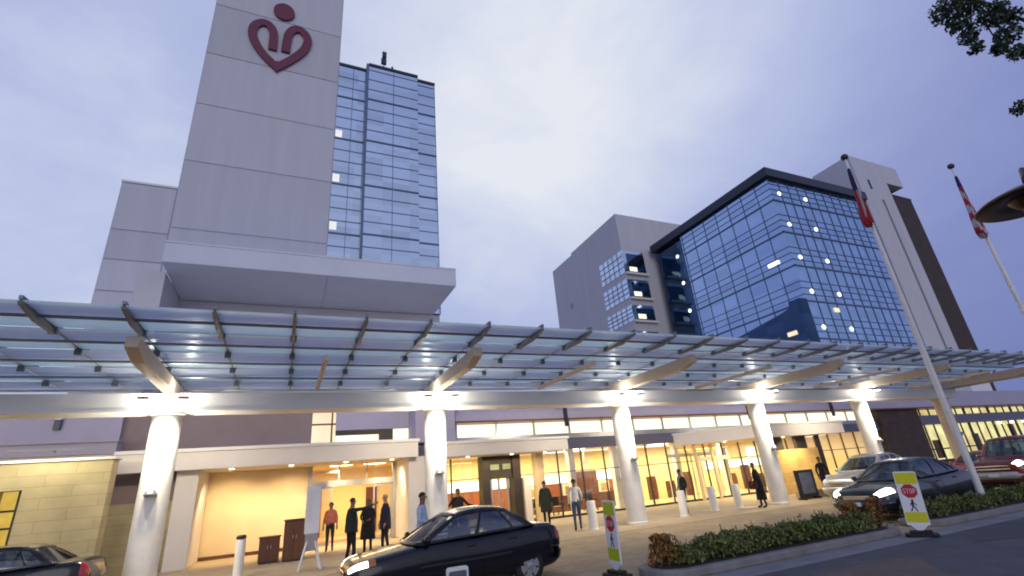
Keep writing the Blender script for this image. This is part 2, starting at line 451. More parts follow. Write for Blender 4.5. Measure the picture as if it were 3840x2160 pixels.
def rounded(x0, x1, y0, y1, r, n=6):
    pts = []
    for cx, cy, a0 in ((x1-r, y0+r, -PI/2), (x1-r, y1-r, 0), (x0+r, y1-r, PI/2), (x0+r, y0+r, PI)):
        for i in range(n+1):
            a = a0 + PI/2*i/n; pts.append((cx+r*math.cos(a), cy+r*math.sin(a)))
    return pts
def island(x0, x1, y0, y1):
    struct(MB().prism(rounded(x0, x1, y0, y1, .5), 'z', 0, .15).build('kerb', 'kerb concrete', bevel=.03))
    struct(MB().prism(rounded(x0+.18, x1-.18, y0+.18, y1-.18, .4), 'z', .1, .17).build('planting_bed', 'mulch'))
island(6.3, 13.4, 7.92, 9.15)
island(14.6, 46, 7.92, 9.05)

def leaves(mb, pts, size, flat=.6):
    for p in pts:
        a = random.uniform(0, 2*PI); t = random.uniform(-1, 1)*flat*PI/2
        d = Vector((math.cos(a)*math.cos(t), math.sin(a)*math.cos(t), math.sin(t)))
        u = d.cross(Vector((random.uniform(-1, 1), random.uniform(-1, 1), random.uniform(-.3, 1)))).normalized()
        s = size*random.uniform(.6, 1.3); p = Vector(p)
        k = d.cross(u)*s*.12
        mb.add([p-d*s*.5, p+u*s*.28+k, p+d*s*.5, p-u*s*.28+k], [(0, 1, 2, 3)])
def stems(mb, base, tips, r=.008):
    for t in tips: mb.tube(base, t, r, r*.4, 4, cap=False)

def hedge(x0, x1, y0, y1, h, n, label, m='leaf hedge'):
    t = thing('hedge', label, 'hedge', ((x0+x1)/2, (y0+y1)/2, .17), 'low hedges on the kerbed islands')
    clumps = []
    x = x0+.1
    while x < x1-.1:
        for yy in (0, 1):
            clumps.append((x+random.uniform(-.1, .1), y0+(y1-y0)*(.28+.44*yy)+random.uniform(-.08, .08), h*random.uniform(.5, 1.18), random.uniform(.22, .36)))
        x += random.uniform(.22, .36)
    mb = MB(); st = MB()
    per = max(8, n//len(clumps))
    for cx, cy, ch, cr_ in clumps:
        pts = []
        for _ in range(per):
            a = random.uniform(0, 2*PI); rr = cr_*math.sqrt(random.random()); zz = random.random()**.75
            rr *= 1.15-.5*zz*zz
            pts.append((cx+rr*math.cos(a), cy+rr*math.sin(a), .2+zz*ch))
        leaves(mb, pts, .085, .9)
        stems(st, (cx, cy, .15), [random.choice(pts) for _ in range(5)])
        for _ in range(3):
            a = random.uniform(0, 2*PI); tip = (cx+.15*math.cos(a), cy+.15*math.sin(a), .2+ch*random.uniform(1.05, 1.3))
            st.tube((cx, cy, ch*.7), tip, .005, .003, 4, cap=False); leaves(mb, [tip, (tip[0], tip[1], tip[2]-.05)], .08, .9)
    mb.build('foliage', m, t, recalc=False); st.build('stem', 'bark', t, recalc=False)
    return t
hedge(6.9, 12.6, 8.15, 9.0, .31, 9000, 'long low clipped green hedge on the island behind the dark sedan')
hedge(15.0, 34, 8.15, 8.95, .32, 15000, 'low dark green hedge around the foot of the flagpole beside the road')
def shrub(c, r, h, n, label, m='leaf orange', grp='orange shrubs on the kerbed islands'):
    t = thing('shrub', label, 'shrub', (c[0], c[1], .17), grp)
    mb = MB(); st = MB(); pts = []
    for _ in range(n):
        a = random.uniform(0, 2*PI); z = random.random()**.8; rr = r*(1.05-.45*z)*math.sqrt(random.random())
        rr *= 1+.25*math.sin(3*a+c[0]*9)
        pts.append((c[0]+rr*math.cos(a), c[1]+rr*math.sin(a), .18+h*z))
    leaves(mb, pts, .08, .9); stems(st, (c[0], c[1], .15), pts[:14])
    mb.build('foliage', m, t, recalc=False); st.build('stem', 'bark', t, recalc=False)
shrub((6.75, 8.55), .36, .50, 700, 'orange leaved shrub at the near end of the long hedge beside the striped sign')
shrub((12.75, 8.75), .30, .55, 500, 'rust orange shrub at the far end of the long hedge')
shrub((13.05, 8.35), .26, .62, 420, 'taller golden shrub on the island corner in front of the dark slate sedan')
shrub((14.95, 8.5), .25, .34, 300, 'small yellow green shrub behind the leaning crossing sign', 'leaf hedge', None)

# ------------------------------------------------------------------ entrance canopy
X0, X1 = -14.4, 37.4
cols_x = [-11.0+7.8*i for i in range(7)]
COLY = 16.9
can = thing('glass_canopy', 'long frosted glass entrance canopy on round white columns', 'canopy', (12, COLY, 0))
def gz(y): return 5.72 - (y-11.3)*.036      # glass height
RAF = [-3.2+1.56*k for k in range(-7, 27)]
for x in RAF:
    m = MB()
    m.prism([(11.26, gz(11.26)+.03), (11.26, gz(11.26)+.10), (18.9, gz(18.9)+.32), (18.9, gz(18.9)+.08)], 'x', x-.03, x+.03)
    m.prism([(11.28, gz(11.3)-.012), (11.3, gz(11.3)-.06), (12.0, gz(12)-.15), (12.9, gz(12.9)-.10), (12.9, gz(12.9)-.012)], 'x', x-.035, x+.035)
    for yy in (12.9, 14.45, 16.0, 17.55): m.box(x-.07, x+.07, yy-.06, yy+.03, gz(yy)-.10, gz(yy)+.05)
    m.build('rafter', 'slate', can)
for y in (11.95, 13.55, 15.15, 16.75, 18.35):
    MB().tube((X0, y, gz(y)-.045), (X1, y, gz(y)-.045), .035, n=8).build('purlin', 'slate' if y < 12 else 'steel', can)
allx = [X0] + RAF + [X1]
allx = sorted(set(x for x in allx if X0 <= x <= X1))
for a, b in zip(allx, allx[1:]):
    if b-a < .2: continue
    m = MB()
    ys = [11.3, 12.85, 14.4, 15.95, 17.5, 18.9]
    for y0, y1 in zip(ys, ys[1:]):
        # panes lapped like shingles
        za, zb = gz(y0)+.005, gz(y1)+.055
        m.add([(a+.02, y0, za), (b-.02, y0, za), (b-.02, y1+.06, zb), (a+.02, y1+.06, zb), (a+.02, y0, za+.016), (b-.02, y0, za+.016), (b-.02, y1+.06, zb+.016), (a+.02, y1+.06, zb+.016)],
              [(0, 3, 2, 1), (4, 5, 6, 7), (0, 1, 5, 4), (1, 2, 6, 5), (2, 3, 7, 6), (3, 0, 4, 7)])
    m.build('glass_pane', 'frosted canopy glass', can)
# longitudinal girder over the columns
MB().box(X0, X1-.3, COLY-.42, COLY+.42, 4.47, 4.52).box(X0, X1-.3, COLY-.40, COLY-.33, 4.525, 4.98).box(X0, X1-.3, COLY+.33, COLY+.40, 4.525, 4.98).box(X0, X1-.3, COLY-.3, COLY+.3, 4.53, 4.9).build('girder', 'fascia', can)
for i, x in enumerate(cols_x + [36.9]):
    MB().prism([(12.3, 5.16), (12.3, 5.40), (18.2, 5.32), (18.2, 4.99), (13.0, 4.99)], 'x', x-.13, x+.13).build('main_beam', 'beam paint', can, bevel=.015)
for i, x in enumerate(cols_x[1:] if False else cols_x):
    mid = x+3.9
    if i < 6: MB().box(mid-.05, mid+.05, 12.5, 16.45, 5.02, 5.14).build('conduit', 'beam paint', can)
for i, x in enumerate(cols_x):
    m = MB(); m.smooth = True
    m.lathe([(0, .012), (.40, .012), (.40, .10), (.37, .12), (.37, 4.40), (.44, 4.44), (.44, 4.468), (0, 4.468)], (x, COLY, 0), 40)
    c = m.build('column', 'white paint' if i < 6 else 'beam paint', can)
    MB().lathe([(.372, 3.40), (.374, 3.404), (.374, 3.416), (.372, 3.42)], (x, COLY, 0), 40).build('joint_band', 'fascia', c)
    em = c.modifiers.new('e', 'EDGE_SPLIT'); em.split_angle = rad(40)
    s_ = MB(); s_.smooth = True
    yy = COLY-.40
    s_.lathe([(.0, 0), (.16, 0), (.15, .05), (.09, .14), (.05, .19), (.0, .19)], (x, yy-.02, 2.30), 16)
    s_.build('sconce', 'steel', c)
    # up-light on the sconce and two flood lamps by the beam
    if i < 6:
        for sx in (-.46, .46):
            f = MB().box(x+sx-.10, x+sx+.10, 15.92, 16.12, 4.80, 4.86); f.build('flood_lamp', 'lamp white', can)
            f = MB().box(x+sx-.12, x+sx+.12, 15.90, 16.14, 4.74, 4.797); f.build('flood_housing', 'slate', can)
            lamp('POINT', (x+sx, 16.15, 4.95), 26 if i < 6 else 6, (1, .92, .74), .10)
            if i < 6: lamp('SPOT', (x+sx*1.3, 15.75, 4.70), 330, (1, .94, .80), .08, (x, COLY-.3, 3.3), rad(62), .9)
    if i < 6:
        lamp('SPOT', (x, yy-.42, 2.62), 420, (1, .92, .74), .06, (x, COLY-.1, 4.5), rad(120), .8)
        MB().box(x-.25, x+.25, COLY+.42, COLY+.55, 4.52, 4.66).build('flood_lamp', 'lamp warm', can)  # added lamp out of sight behind the girder; its spot brightens the fascia
        lamp('SPOT', (x+.2, COLY+.75, 4.45), 420, (1, .86, .62), .15, (x+1.5, 23, 2.9), rad(140), .7)
        lamp('SPOT', (x, yy-.60, 4.35), 520, (1, .82, .56), .08, (x, COLY-1.2, 0), rad(120), .8)

# ------------------------------------------------------------------ entrance building
BY = 24.0
eb = thing('entrance_building', 'low hospital entrance building with long glazed lobby front', 'building', (16, BY, 0))
# left: buff stone pavilion front with an amber window
MB().box(-30, -7.60, 20.0, 20.6, 0, 3.58).box(-7.60, -7.07, 20.0, 20.6, 2.82, 3.58).box(-7.07, -5.02, 20.0, 20.6, 0, 3.58).box(-7.6, -7.07, 20.05, 20.6, 0, .9).build('stone_wall', 'buff stone', eb)
MB().box(-30.05, -4.95, 19.92, 20.65, 3.583, 3.66).build('coping', 'fascia', eb)
for x in (-12.2, -9.4, -6.5):
    MB().box(x-.9, x+.9, 19.30, 19.38, 3.84, 3.90).box(x-.02, x+.02, 19.381, 19.95, 3.85, 3.88).build('wall_washer', 'steel', eb)
    lamp('AREA', (x, 19.34, 3.83), 38, (1, .88, .60), (2.2, .07), (x, 20.0, 1.6))
wn = MB().box(-12, -7.06, 20.32, 20.36, .9, 2.80).build('window', 'window orange', eb)
mm = MB()
for z in (2.27, 1.80, 1.33): mm.box(-12, -7.09, 20.22, 20.31, z-.03, z+.03)
for x in (-7.16, -9.1): mm.box(x-.04, x+.04, 20.2, 20.315, .9, 2.815)
mm.build('window_frame', 'dark bronze', wn)
# narrow lit window between stone pavilion and the alcove pier
wn = MB().box(-5.9, -5.55, 23.6, 23.7, .6, 3.5).build('window', 'window peach', eb)
mm = MB()
for z in (1.1, 1.5, 1.9, 2.75, 3.2): mm.box(-5.9, -5.55, 23.5, 23.59, z-.06, z+.06)
mm.build('window_frame', 'dark bronze', wn)
MB().box(-5.549, -3.55, 22.3, 22.6, 0, 2.26).build('side_wall', 'buff stone', eb)
MB().box(-5.549, -3.55, 22.35, 22.6, 2.265, 3.40).build('dark_panel', 'umber wall', eb)
# upper walls
MB().box(-30, -6.0, 24, 24.4, 4.58, 6.3).build('upper_wall', 'lilac wall', eb)
MB().box(-30, -5.9, 23.5, 24.5, 4.08, 4.50).box(-30, -5.85, 23.4, 24.5, 4.503, 4.577).build('eave', 'lilac wall', eb)
MB().box(-30, -5.95, 23.6, 24.6, 3.7, 4.077).build('eave_soffit', 'soffit', eb)
MB().box(-8.05, -7.85, 23.86, 23.995, 5.05, 5.42).build('wall_lamp', 'dark frame', eb)
MB().box(-8.05, -7.85, 23.84, 23.995, 5.423, 5.56).build('wall_lamp', 'fascia', eb)
MB().box(-5.99, .93, 24.2, 24.6, 3.93, 6.3).build('upper_wall', 'umber wall', eb)
MB().box(1.95, 5.3, 24.25, 24.6, 4.72, 6.3).build('upper_wall', 'lilac wall', eb)
wn = MB().box(.93, 1.95, 24.4, 24.5, 4.0, 6.2).build('window', 'window peach', eb)
MB().box(.93, 1.95, 24.3, 24.39, 4.98, 5.05).box(1.75, 1.82, 24.3, 24.392, 4.0, 6.2).build('window_frame', 'red wood', wn)
wn = MB().box(1.96, 3.9, 24.45, 24.5, 4.0, 4.62).build('window', 'window warm', eb)
MB().box(1.96, 3.9, 24.3, 24.44, 4.50, 4.70).build('window_frame', 'dark bronze', wn)
MB().box(3.91, 4.55, 24.3, 24.5, 4.0, 4.715).build('dark_panel', 'dark bronze', eb)
MB().box(4.56, 5.3, 24.4, 24.5, 4.0, 4.715).build('window', 'window warm', eb)
MB().box(5.31, 7.2, 22.9, 24.6, 3.9, 6.3).build('upper_wall', 'lilac wall', eb)
# alcove: fascia, soffit, walls
MB().box(-5.3, 5.05, 21.3, 21.75, 3.20, 3.80).build('entrance_fascia', 'white wall', eb)
MB().box(-5.35, 5.1, 21.22, 24.19, 3.803, 3.92).build('entrance_roof', 'fascia', eb)
MB().box(-3.55, 5.05, 21.753, 24.9, 3.24, 3.34).build('soffit', 'soffit', eb)
MB().box(-3.55, -2.85, 21.8, 24.6, .01, 3.235).build('pier', 'white wall', eb, bevel=.02)
MB().box(4.75, 5.45, 21.8, 24.6, .01, 3.235).build('pier', 'white wall', eb, bevel=.02)
MB().box(5.45, 6.2, 21.5, 24.6, .01, 3.7).build('side_wall', 'lilac wall', eb)
MB().box(-2.85, .95, 24.62, 24.9, .01, 3.235).build('alcove_wall', 'tan plaster', eb)
MB().box(-2.85, .95, 24.56, 24.62, .012, .14).build('skirting', 'brown wood', eb)
for x in (-1.9, .2, 2.3, 4.2):
    MB().lathe([(0, 0), (.09, 0), (.09, .03), (0, .03)], (x, 22.6, 3.205), 14).build('downlight', 'lamp warm', eb)
    lamp('SPOT', (x, 22.7, 3.17), 330, (1, .74, .40), .06, (x, 24.2, .3), rad(120), .7)
# sliding entrance doors
dr = MB().box(.96, 1.10, 24.55, 24.75, 0.012, 3.235).box(4.60, 4.74, 24.55, 24.75, .012, 3.235).box(1.10, 4.60, 24.50, 24.75, 2.34, 2.58).build('door_frame', 'steel', eb)
for a, b in ((1.12, 1.95), (3.75, 4.58)):
    d = MB().box(a, a+.06, 24.6, 24.66, .03, 2.33).box(b-.06, b, 24.6, 24.66, .03, 2.33).box(a+.06, b-.06, 24.6, 24.66, .03, .15).box(a+.06, b-.06, 24.6, 24.66, 2.25, 2.33).build('sliding_door', 'steel', eb)
    MB().box(a+.06, b-.06, 24.62, 24.64, .15, 2.25).build('door_glass', 'clear glass', d)
tr = MB().box(1.1, 4.6, 24.62, 24.64, 2.585, 3.23).build('transom_glass', 'clear glass', eb)
MB().box(2.2, 2.26, 24.57, 24.615, 2.583, 3.232).box(3.4, 3.46, 24.57, 24.615, 2.583, 3.232).build('transom_mullion', 'steel', tr)
MB().box(1.3, 2.1, 23.3, 23.34, 2.86, 2.96).build('exit_panel', 'soffit', eb)
# lobby behind the sliding doors
MB().box(.5, 6.6, 24.8, 31, 0.0, .02).build('lobby_floor', 'lobby floor', eb)
MB().box(.4, 6.6, 31, 31.2, 0, 3.5).build('lobby_wall', 'lobby wall', eb)
MB().box(.3, .5, 24.91, 31, .021, 3.5).box(6.45, 6.6, 24.91, 31, .021, 3.5).build('lobby_wall', 'lobby wall', eb)
MB().box(.5, 6.45, 24.91, 31, 3.35, 3.45).build('lobby_ceiling', 'lobby ceiling', eb)
for x in (2.0, 3.6): MB().box(x, x+1.0, 26.0, 27.0, 3.31, 3.345).build('ceiling_light', 'lamp warm', eb)
lamp('AREA', (3.2, 27.5, 3.2), 330, (1, .78, .46), (3.5, 3.5), (3.2, 27.5, 0))
MB().box(.7, 1.9, 30.3, 30.6, .02, 2.3).build('lobby_panel', 'red wood', eb)
MB().box(4.3, 4.9, 30.9, 30.97, .02, 2.3).build('lobby_door', 'brown wood', eb)
MB().box(1.2, 4.5, 25.6, 27.2, .022, .034).build('door_mat', 'cloth coral', eb)
# main lobby glazing X 6.2 .. 41
GX0, GX1 = 6.2, 41.0
MB().box(GX0, GX1, 24.0, 31, 0.0, .02).build('lobby_floor', 'lobby floor', eb)
MB().box(GX0+.4, GX1, 30.6, 30.8, .02, 3.6).build('lobby_wall', 'lobby wall', eb)
MB().box(GX0+.4, 21.6, 30.5, 30.597, .02, 1.55).build('wainscot', 'red wood', eb)
MB().box(8.0, 22.0, 30.42, 30.597, 1.58, 2.12).build('light_cove', 'cove', eb)
MB().box(GX0, GX1, 24.3, 30.6, 3.45, 3.55).build('lobby_ceiling', 'lobby ceiling', eb)
for x in (9, 12.2, 15.4, 18.6, 21.8, 25, 28.2, 31.4, 34.6, 37.8):
    MB().box(x, x+1.1, 26.6, 27.3, 3.40, 3.445).build('ceiling_light', 'lamp warm', eb)
for x in (10, 15, 20, 25, 30, 36): lamp('AREA', (x, 27.6, 3.3), 470, (1, .85, .48), (3.6, 3.6), (x, 27.6, 0))
for x in (14.9, 17.9, 22.6, 26.6):
    MB().box(x-.18, x+.18, 25.6, 25.96, .02, 3.449).build('lobby_column', 'white wall', eb)
MB().box(GX1-.2, GX1, 24.31, 30.6, .021, 3.449).build('lobby_wall', 'lobby wall', eb)
MB().box(GX0+1.2, GX1-.3, 24.75, 25.05, 3.405, 3.447).box(GX0+1.2, GX1-.3, 28.6, 28.9, 3.405, 3.447).build('ceiling_light', 'cove', eb)
MB().box(29.5, 40.6, 30.42, 30.597, 1.58, 2.12).build('light_cove', 'cove', eb)
for x in (21.6, 22.3, 23.5, 24.2, 25.6): MB().box(x-.05, x+.05, 25.4, 25.5, .02, 2.5).build('inner_door_post', 'white wall', eb)
MB().box(21.55, 25.65, 25.41, 25.49, 2.503, 2.7).build('inner_door_header', 'white wall', eb)
MB().box(19.4, 20.4, 28.5, 28.9, .02, 1.05).build('reception_desk', 'red wood', eb)
MB().box(17.4, 19.0, 29.6, 29.9, .02, 2.2).build('lobby_door', 'brown wood', eb)
# glazing: mullions every 1.46 m, transom at 2.05
gl = MB().box(GX0+.9, GX1, 24.04, 24.055, .12, 3.30).build('lobby_glazing', 'clear glass', eb)
mm = MB()
x = 7.26
while x < GX1:
    mm.box(x-.03, x+.03, 23.95, 24.035, .1, 3.30); x += 1.46
mm.box(GX0+.9, GX1, 23.96, 24.03, .012, .11); mm.box(GX0+.9, GX1, 23.97, 24.03, 2.16, 2.20)
mm.build('mullion', 'dark frame', gl)
MB().box(GX0+.01, GX1, 23.85, 24.3, 3.31, 3.86).build('spandrel_band', 'spandrel', eb)
cl = MB().box(7.21, GX1, 24.1, 24.13, 4.12, 4.74).build('clerestory_window', 'window warm', eb)
mm = MB()
x = 7.6
while x < GX1:
    mm.box(x-.05, x+.05, 24.0, 24.09, 4.12, 4.74); x += 2.16
mm.box(7.21, GX1, 23.9, 24.095, 3.87, 4.115)
mm.build('clerestory_mullion', 'steel', cl)
MB().box(7.21, 70, 23.3, 24.2, 4.75, 4.83).build('eave_soffit', 'red wood', eb)
MB().box(7.21, 70, 23.25, 24.4, 4.833, 5.20).build('eave', 'lilac wall', eb)
MB().box(7.21, 140, 24.2, 24.6, 5.203, 6.25).build('upper_wall', 'lilac wall', eb)
for x in (13.45, 27.0, 35.2): MB().box(x-.09, x+.09, 23.1, 23.24, 4.4, 5.9).build('downpipe', 'dark frame', eb)
# second canopy fascia and dark entrance vestibule
MB().box(6.25, 12.3, 21.3, 21.7, 3.12, 3.62).build('entrance_fascia', 'white wall', eb)
MB().box(6.22, 12.36, 21.22, 23.84, 3.623, 3.74).build('entrance_roof', 'fascia', eb)
MB().box(6.25, 12.3, 21.703, 23.84, 3.14, 3.22).build('soffit', 'soffit', eb)
MB().box(8.6, 8.95, 23.3, 23.9, .012, 3.135).box(10.2, 10.62, 23.3, 23.9, .012, 3.135).box(8.95, 10.2, 23.4, 23.9, 2.1, 3.135).build('vestibule', 'dark bronze', eb)
MB().box(9.05, 9.5, 23.36, 23.39, 2.5, 2.75).box(9.7, 10.1, 23.36, 23.39, 2.5, 2.75).build('vestibule_lamp', 'window amber', eb)
for x in (9.1, 9.5, 9.95): MB().box(x-.04, x+.04, 23.5, 23.6, .012, 2.095).build('door_post', 'steel', eb)
MB().box(10.72, 11.05, 23.2, 23.7, .012, 2.05).build('pilaster', 'white wall', eb)
MB().box(11.5, 11.9, 23.3, 23.8, .012, 3.135).build('pilaster', 'tan plaster', eb)
for x in (7.6, 9.8, 11.6):
    MB().lathe([(0, 0), (.08, 0), (.08, .03), (0, .03)], (x, 22.4, 3.105), 12).build('downlight', 'lamp warm', eb)
lamp('AREA', (9.3, 22.5, 3.0), 130, (1, .76, .42), (4, .8), (9.3, 22.5, 0))
# third, splayed entrance portal
pz0, pz1 = 3.08, 3.70
MB().prism([(24, 20.2), (31.2, 20.2), (31.2, 20.6), (24.35, 20.6), (21.5, 23.84), (21.0, 23.84)], 'z', pz0, pz1).build('portal_fascia', 'white wall', eb)
MB().prism([(23.96, 20.12), (31.28, 20.12), (31.28, 23.84), (20.93, 23.84)], 'z', pz1+.003, pz1+.10).build('portal_roof', 'fascia', eb)
MB().prism([(24.36, 20.62), (31.19, 20.62), (31.19, 23.84), (21.52, 23.84)], 'z', pz0+.02, pz0+.10).build('soffit', 'soffit', eb)
for x, y in ((23.6, 22.5), (25.2, 21.4), (27.2, 21.4)):
    MB().lathe([(0, 0), (.08, 0), (.08, .03), (0, .03)], (x, y, pz0-.012), 12).build('downlight', 'lamp warm', eb)
lamp('AREA', (25, 21.9, 2.95), 220, (1, .74, .38), (4, 1.5), (25, 21.9, 0))
lamp('SPOT', (26.5, 19.6, 3.0), 480, (1, .76, .40), .1, (26.8, 20.9, 1.3), rad(110), .7)
MB().box(24.9, 29.3, 20.7, 21.0, .012, 2.35).build('stone_panel', 'warm stone', eb)
for x0, x1 in ((24.9, 26.3), (27.4, 28.3)): MB().box(x0, x1, 20.8, 21.0, 2.353, 3.07).build('portal_louvre', 'dark bronze', eb)
MB().box(29.0, 29.3, 20.62, 20.69, .012, 3.07).build('portal_post', 'dark bronze', eb)
for x in (21.9, 23.2): MB().box(x-.07, x+.07, 23.2, 23.34, .012, 3.07).build('portal_post', 'tan plaster', eb)
MB().box(22.0, 24.6, 23.3, 23.42, 2.16, 2.36).build('portal_header', 'soffit', eb)
struct(MB().box(22.4, 28.6, 17.5, 17.8, .012, .36).build('kerb', 'sidewalk', bevel=.03))
# far right wing
MB().box(41.02, 46.2, 23.6, 24.19, .012, 4.74).build('brick_bay', 'brown brick', eb)
wn = MB().box(46.2, 80, 24.3, 24.35, 4.25, 4.72).box(46.2, 80, 24.3, 24.35, .3, 3.50).build('window', 'window gold', eb)
mm = MB(); x = 46.3; k = 0
while x < 80:
    w_ = .05 if k % 3 else .16
    mm.box(x-w_, x+w_, 24.2, 24.29, .012, 4.74); x += 1.35; k += 1
mm.box(46.2, 80, 24.21, 24.292, 1.55, 1.65).box(46.2, 80, 24.05, 24.294, .012, .8)
mm.build('window_frame', 'dark bronze', wn)
for x, z0, z1 in ((48.0, .9, 2.3), (51.5, 1.7, 3.0), (54.2, .9, 2.6), (57.5, .9, 1.5), (60.8, 1.7, 3.2), (64.0, .9, 2.4)):
    MB().box(x, x+1.1, 24.296, 24.299, z0, z1).build('window_blind', 'brown wood', wn)
MB().box(46.21, 80, 23.7, 24.28, 3.52, 4.22).build('spandrel_band', 'spandrel', eb)
for x in (58.5, 60.7, 62.9, 65.1): MB().box(x, x+.7, 23.95, 23.99, 3.25, 3.42).build('downlight', 'lamp cool', eb)
for x, h_ in ((23.0, 1.5), (24.6, 1.1), (26.2, 1.6), (30.5, 1.2), (32.0, 1.7), (33.4, 1.0), (35.5, 1.5)):
    MB().box(x, x+.5, 29.2, 29.6, .02, h_).box(x+.05, x+.45, 29.1, 29.199, .3, h_-.2).build('lobby_shelf', 'brown wood', eb)
for x in (31.0, 34.2, 37.0): MB().box(x, x+.9, 30.40, 30.59, 2.3, 3.0).build('backlit_panel', 'cove', eb)
for x in (13.2, 16.1, 19.0): MB().box(x-.02, x+.02, 26.2, 26.24, 2.7, 3.449).cbox((x, 26.22, 2.62), .5, .06, .18).build('hanging_sign', 'white wall', eb)
MB().box(12.2, 20.2, 27.9, 28.0, .02, .9).build('lobby_rail', 'brown wood', eb)
# roofs and hidden rear body
MB().box(-30, 70, 24.7, 33, 5.6, 5.7).build('roof', 'fascia', eb)
MB().box(60, 63.8, 25.4, 27, 6.3, 7.3).build('rooftop_unit', 'fascia', eb)

# ------------------------------------------------------------------ hospital tower
tw = thing('hospital_tower', 'tall grey concrete tower with red heart emblem and blue glass side', 'tower', (1, 36, 0))
def panel_wall(mb, x0, x1, y0, y1, zs, xs, gap=.05, dep=.06):
    """panels standing proud of a joint core"""
    for za, zb in zip(zs, zs[1:]):
        for xa, xb in zip(xs, xs[1:]):
            mb.box(xa+gap/2, xb-gap/2, y0, y0+dep, za+gap/2, zb-gap/2)
    mb.mi = 1; mb.box(x0, x1, y0+dep, y1, zs[0], zs[-1]); mb.mi = 0
TX0, TX1 = -8.65, 1.56
m = MB(); panel_wall(m, TX0, TX1, 35.95, 44, [16, 20.1, 25.75, 31.1, 36.35, 41.9, 47.5, 53, 58], [TX0, TX1], .12, .04)
m.build('concrete_wall', ['concrete', 'concrete joint'], tw)
m = MB(); panel_wall(m, -11.92, TX0, 36.1, 45, [0, 6, 11, 15.2, 17.4, 19.6, 23.3], [-11.92, TX0], .12, .05)
m.build('concrete_wall', ['concrete', 'concrete joint'], tw)
MB().box(-11.95, TX0, 36.05, 45.05, 23.303, 23.45).build('coping', 'fascia', tw)
MB().box(TX0+.01, 10.4, 36.12, 44, 0, 14.85).build('concrete_wall', 'concrete', tw)
MB().box(-8.64, -7.32, 31.5, 36.11, 0, 14.895).build('concrete_wall', 'concrete', tw)
MB().box(-7.3, 9.9, 30, 39, 14.9, 16.12).build('podium_slab', 'podium panel', tw, bevel=.04)
MB().box(-7.31, 9.91, 29.985, 39, 16.123, 16.25).build('coping', 'podium panel', tw)
MB().box(1.44, 1.50, 30.05, 38, 14.88, 14.897).build('soffit_joint', 'concrete joint', tw)
def curtain(name, x0, x1, y, z0, z1, xm):
    g = MB().box(x0, x1, y, y+6, z0, z1).build(name, 'tower glass', tw)
    m = MB(); base = 21.2; k = -6
    while True:
        z = base + k*1.15; k += 1
        if z > z1-.2: break
        if z < z0+.1: continue
        thick = (k-1) % 4 == 0
        h = .065 if thick else .035
        m.box(x0, x1, y-.06 if thick else -.03+y, y-.001, z-h, z+h)
    for x in xm: m.box(x-.025, x+.025, y-.025, y-.0015, z0, z1)
    m.build('mullion', 'blue frame', g)
    MB().box(x0-.02, x1+.02, y-.08, y+6, z1+.002, z1+.28).build('parapet', 'dark frame', g)
    return g
cA = curtain('curtain_wall', 1.57, 4.0, 36.05, 14.95, 38.6, (2.85,))
cB = curtain('curtain_wall', 4.15, 8.68, 35.6, 14.95, 38.95, (6.42,))
cC = curtain('curtain_wall', 8.70, 10.48, 36.0, 14.95, 38.9, (8.74, 10.44))
MB().box(3.92, 4.13, 35.5, 36.04, 15, 39.1).build('fin', 'blue frame', cB)
for z in (30.55, 26.0, 21.5):
    MB().box(1.62, 2.15, 36.0, 36.04, z, z+.7).build('lit_window', 'window cool', cA)
m = MB().tube((5.75, 37.5, 39.2), (5.75, 37.5, 43.3), .05, .04).box(5.5, 6.0, 37.4, 37.6, 41.6, 42.3).box(5.6, 6.0, 37.4, 37.6, 42.5, 43.2).box(6.1, 6.9, 37.2, 37.8, 39.2, 40.7).tube((6.6, 37.5, 40.7), (6.6, 37.5, 41.5), .1)
m.build('rooftop_antenna', 'dark frame', tw)
# heart emblem: an outline heart whose inner ends curl up like arms, and a head
emp = MB(); EY = 35.93
def ribbon(mb, pts, wd, y0, y1):
    n = len(pts); L = []; R = []
    for i in range(n):
        a = Vector(pts[max(0, i-1)]); b = Vector(pts[min(n-1, i+1)]); t = (b-a).normalized(); nn = Vector((-t[1], t[0]))
        p = Vector(pts[i]); L.append(p+nn*wd/2); R.append(p-nn*wd/2)
    for i in range(n-1):
        q = [L[i], L[i+1], R[i+1], R[i]]
        mb.prism([(v[0], v[1]) for v in q], 'y', y0, y1)
def spline(P, k=7):
    o = []
    for i in range(len(P)-1):
        p0, p1, p2, p3 = P[max(0, i-1)], P[i], P[i+1], P[min(len(P)-1, i+2)]
        for j in range(k):
            t = j/k
            o.append(tuple(.5*((2*b)+(c-a)*t+(2*a-5*b+4*c-d)*t*t+(-a+3*b-3*c+d)*t**3) for a, b, c, d in zip(p0, p1, p2, p3)))
    o.append(P[-1]); return o
lh = [(-3.93, 38.2), (-3.97, 39.6), (-4.10, 40.45), (-4.5, 41.0), (-5.0, 41.05), (-5.5, 40.5), (-5.62, 39.6), (-5.3, 38.6), (-4.55, 37.45), (-3.42, 36.35)]
rh = [(-2.93, 38.3), (-2.90, 39.7), (-2.78, 40.6), (-2.38, 41.25), (-1.9, 41.3), (-1.4, 40.8), (-1.25, 40.0), (-1.55, 38.9), (-2.3, 37.7), (-3.42, 36.35)]
ribbon(emp, spline(lh), .68, EY-.20, EY); ribbon(emp, spline(rh), .68, EY-.206, EY-.001)
emp.prism([(-3.42+.46*math.cos(a*PI/2), 36.45+.62*math.sin(a*PI/2)) for a in range(4)], 'y', EY-.212, EY-.002)
emp.prism([(-3.4+.86*math.cos(a*PI/18), 43.0+.98*math.sin(a*PI/18)) for a in range(36)], 'y', EY-.2, EY)
emp.build('emblem', 'emblem', tw)

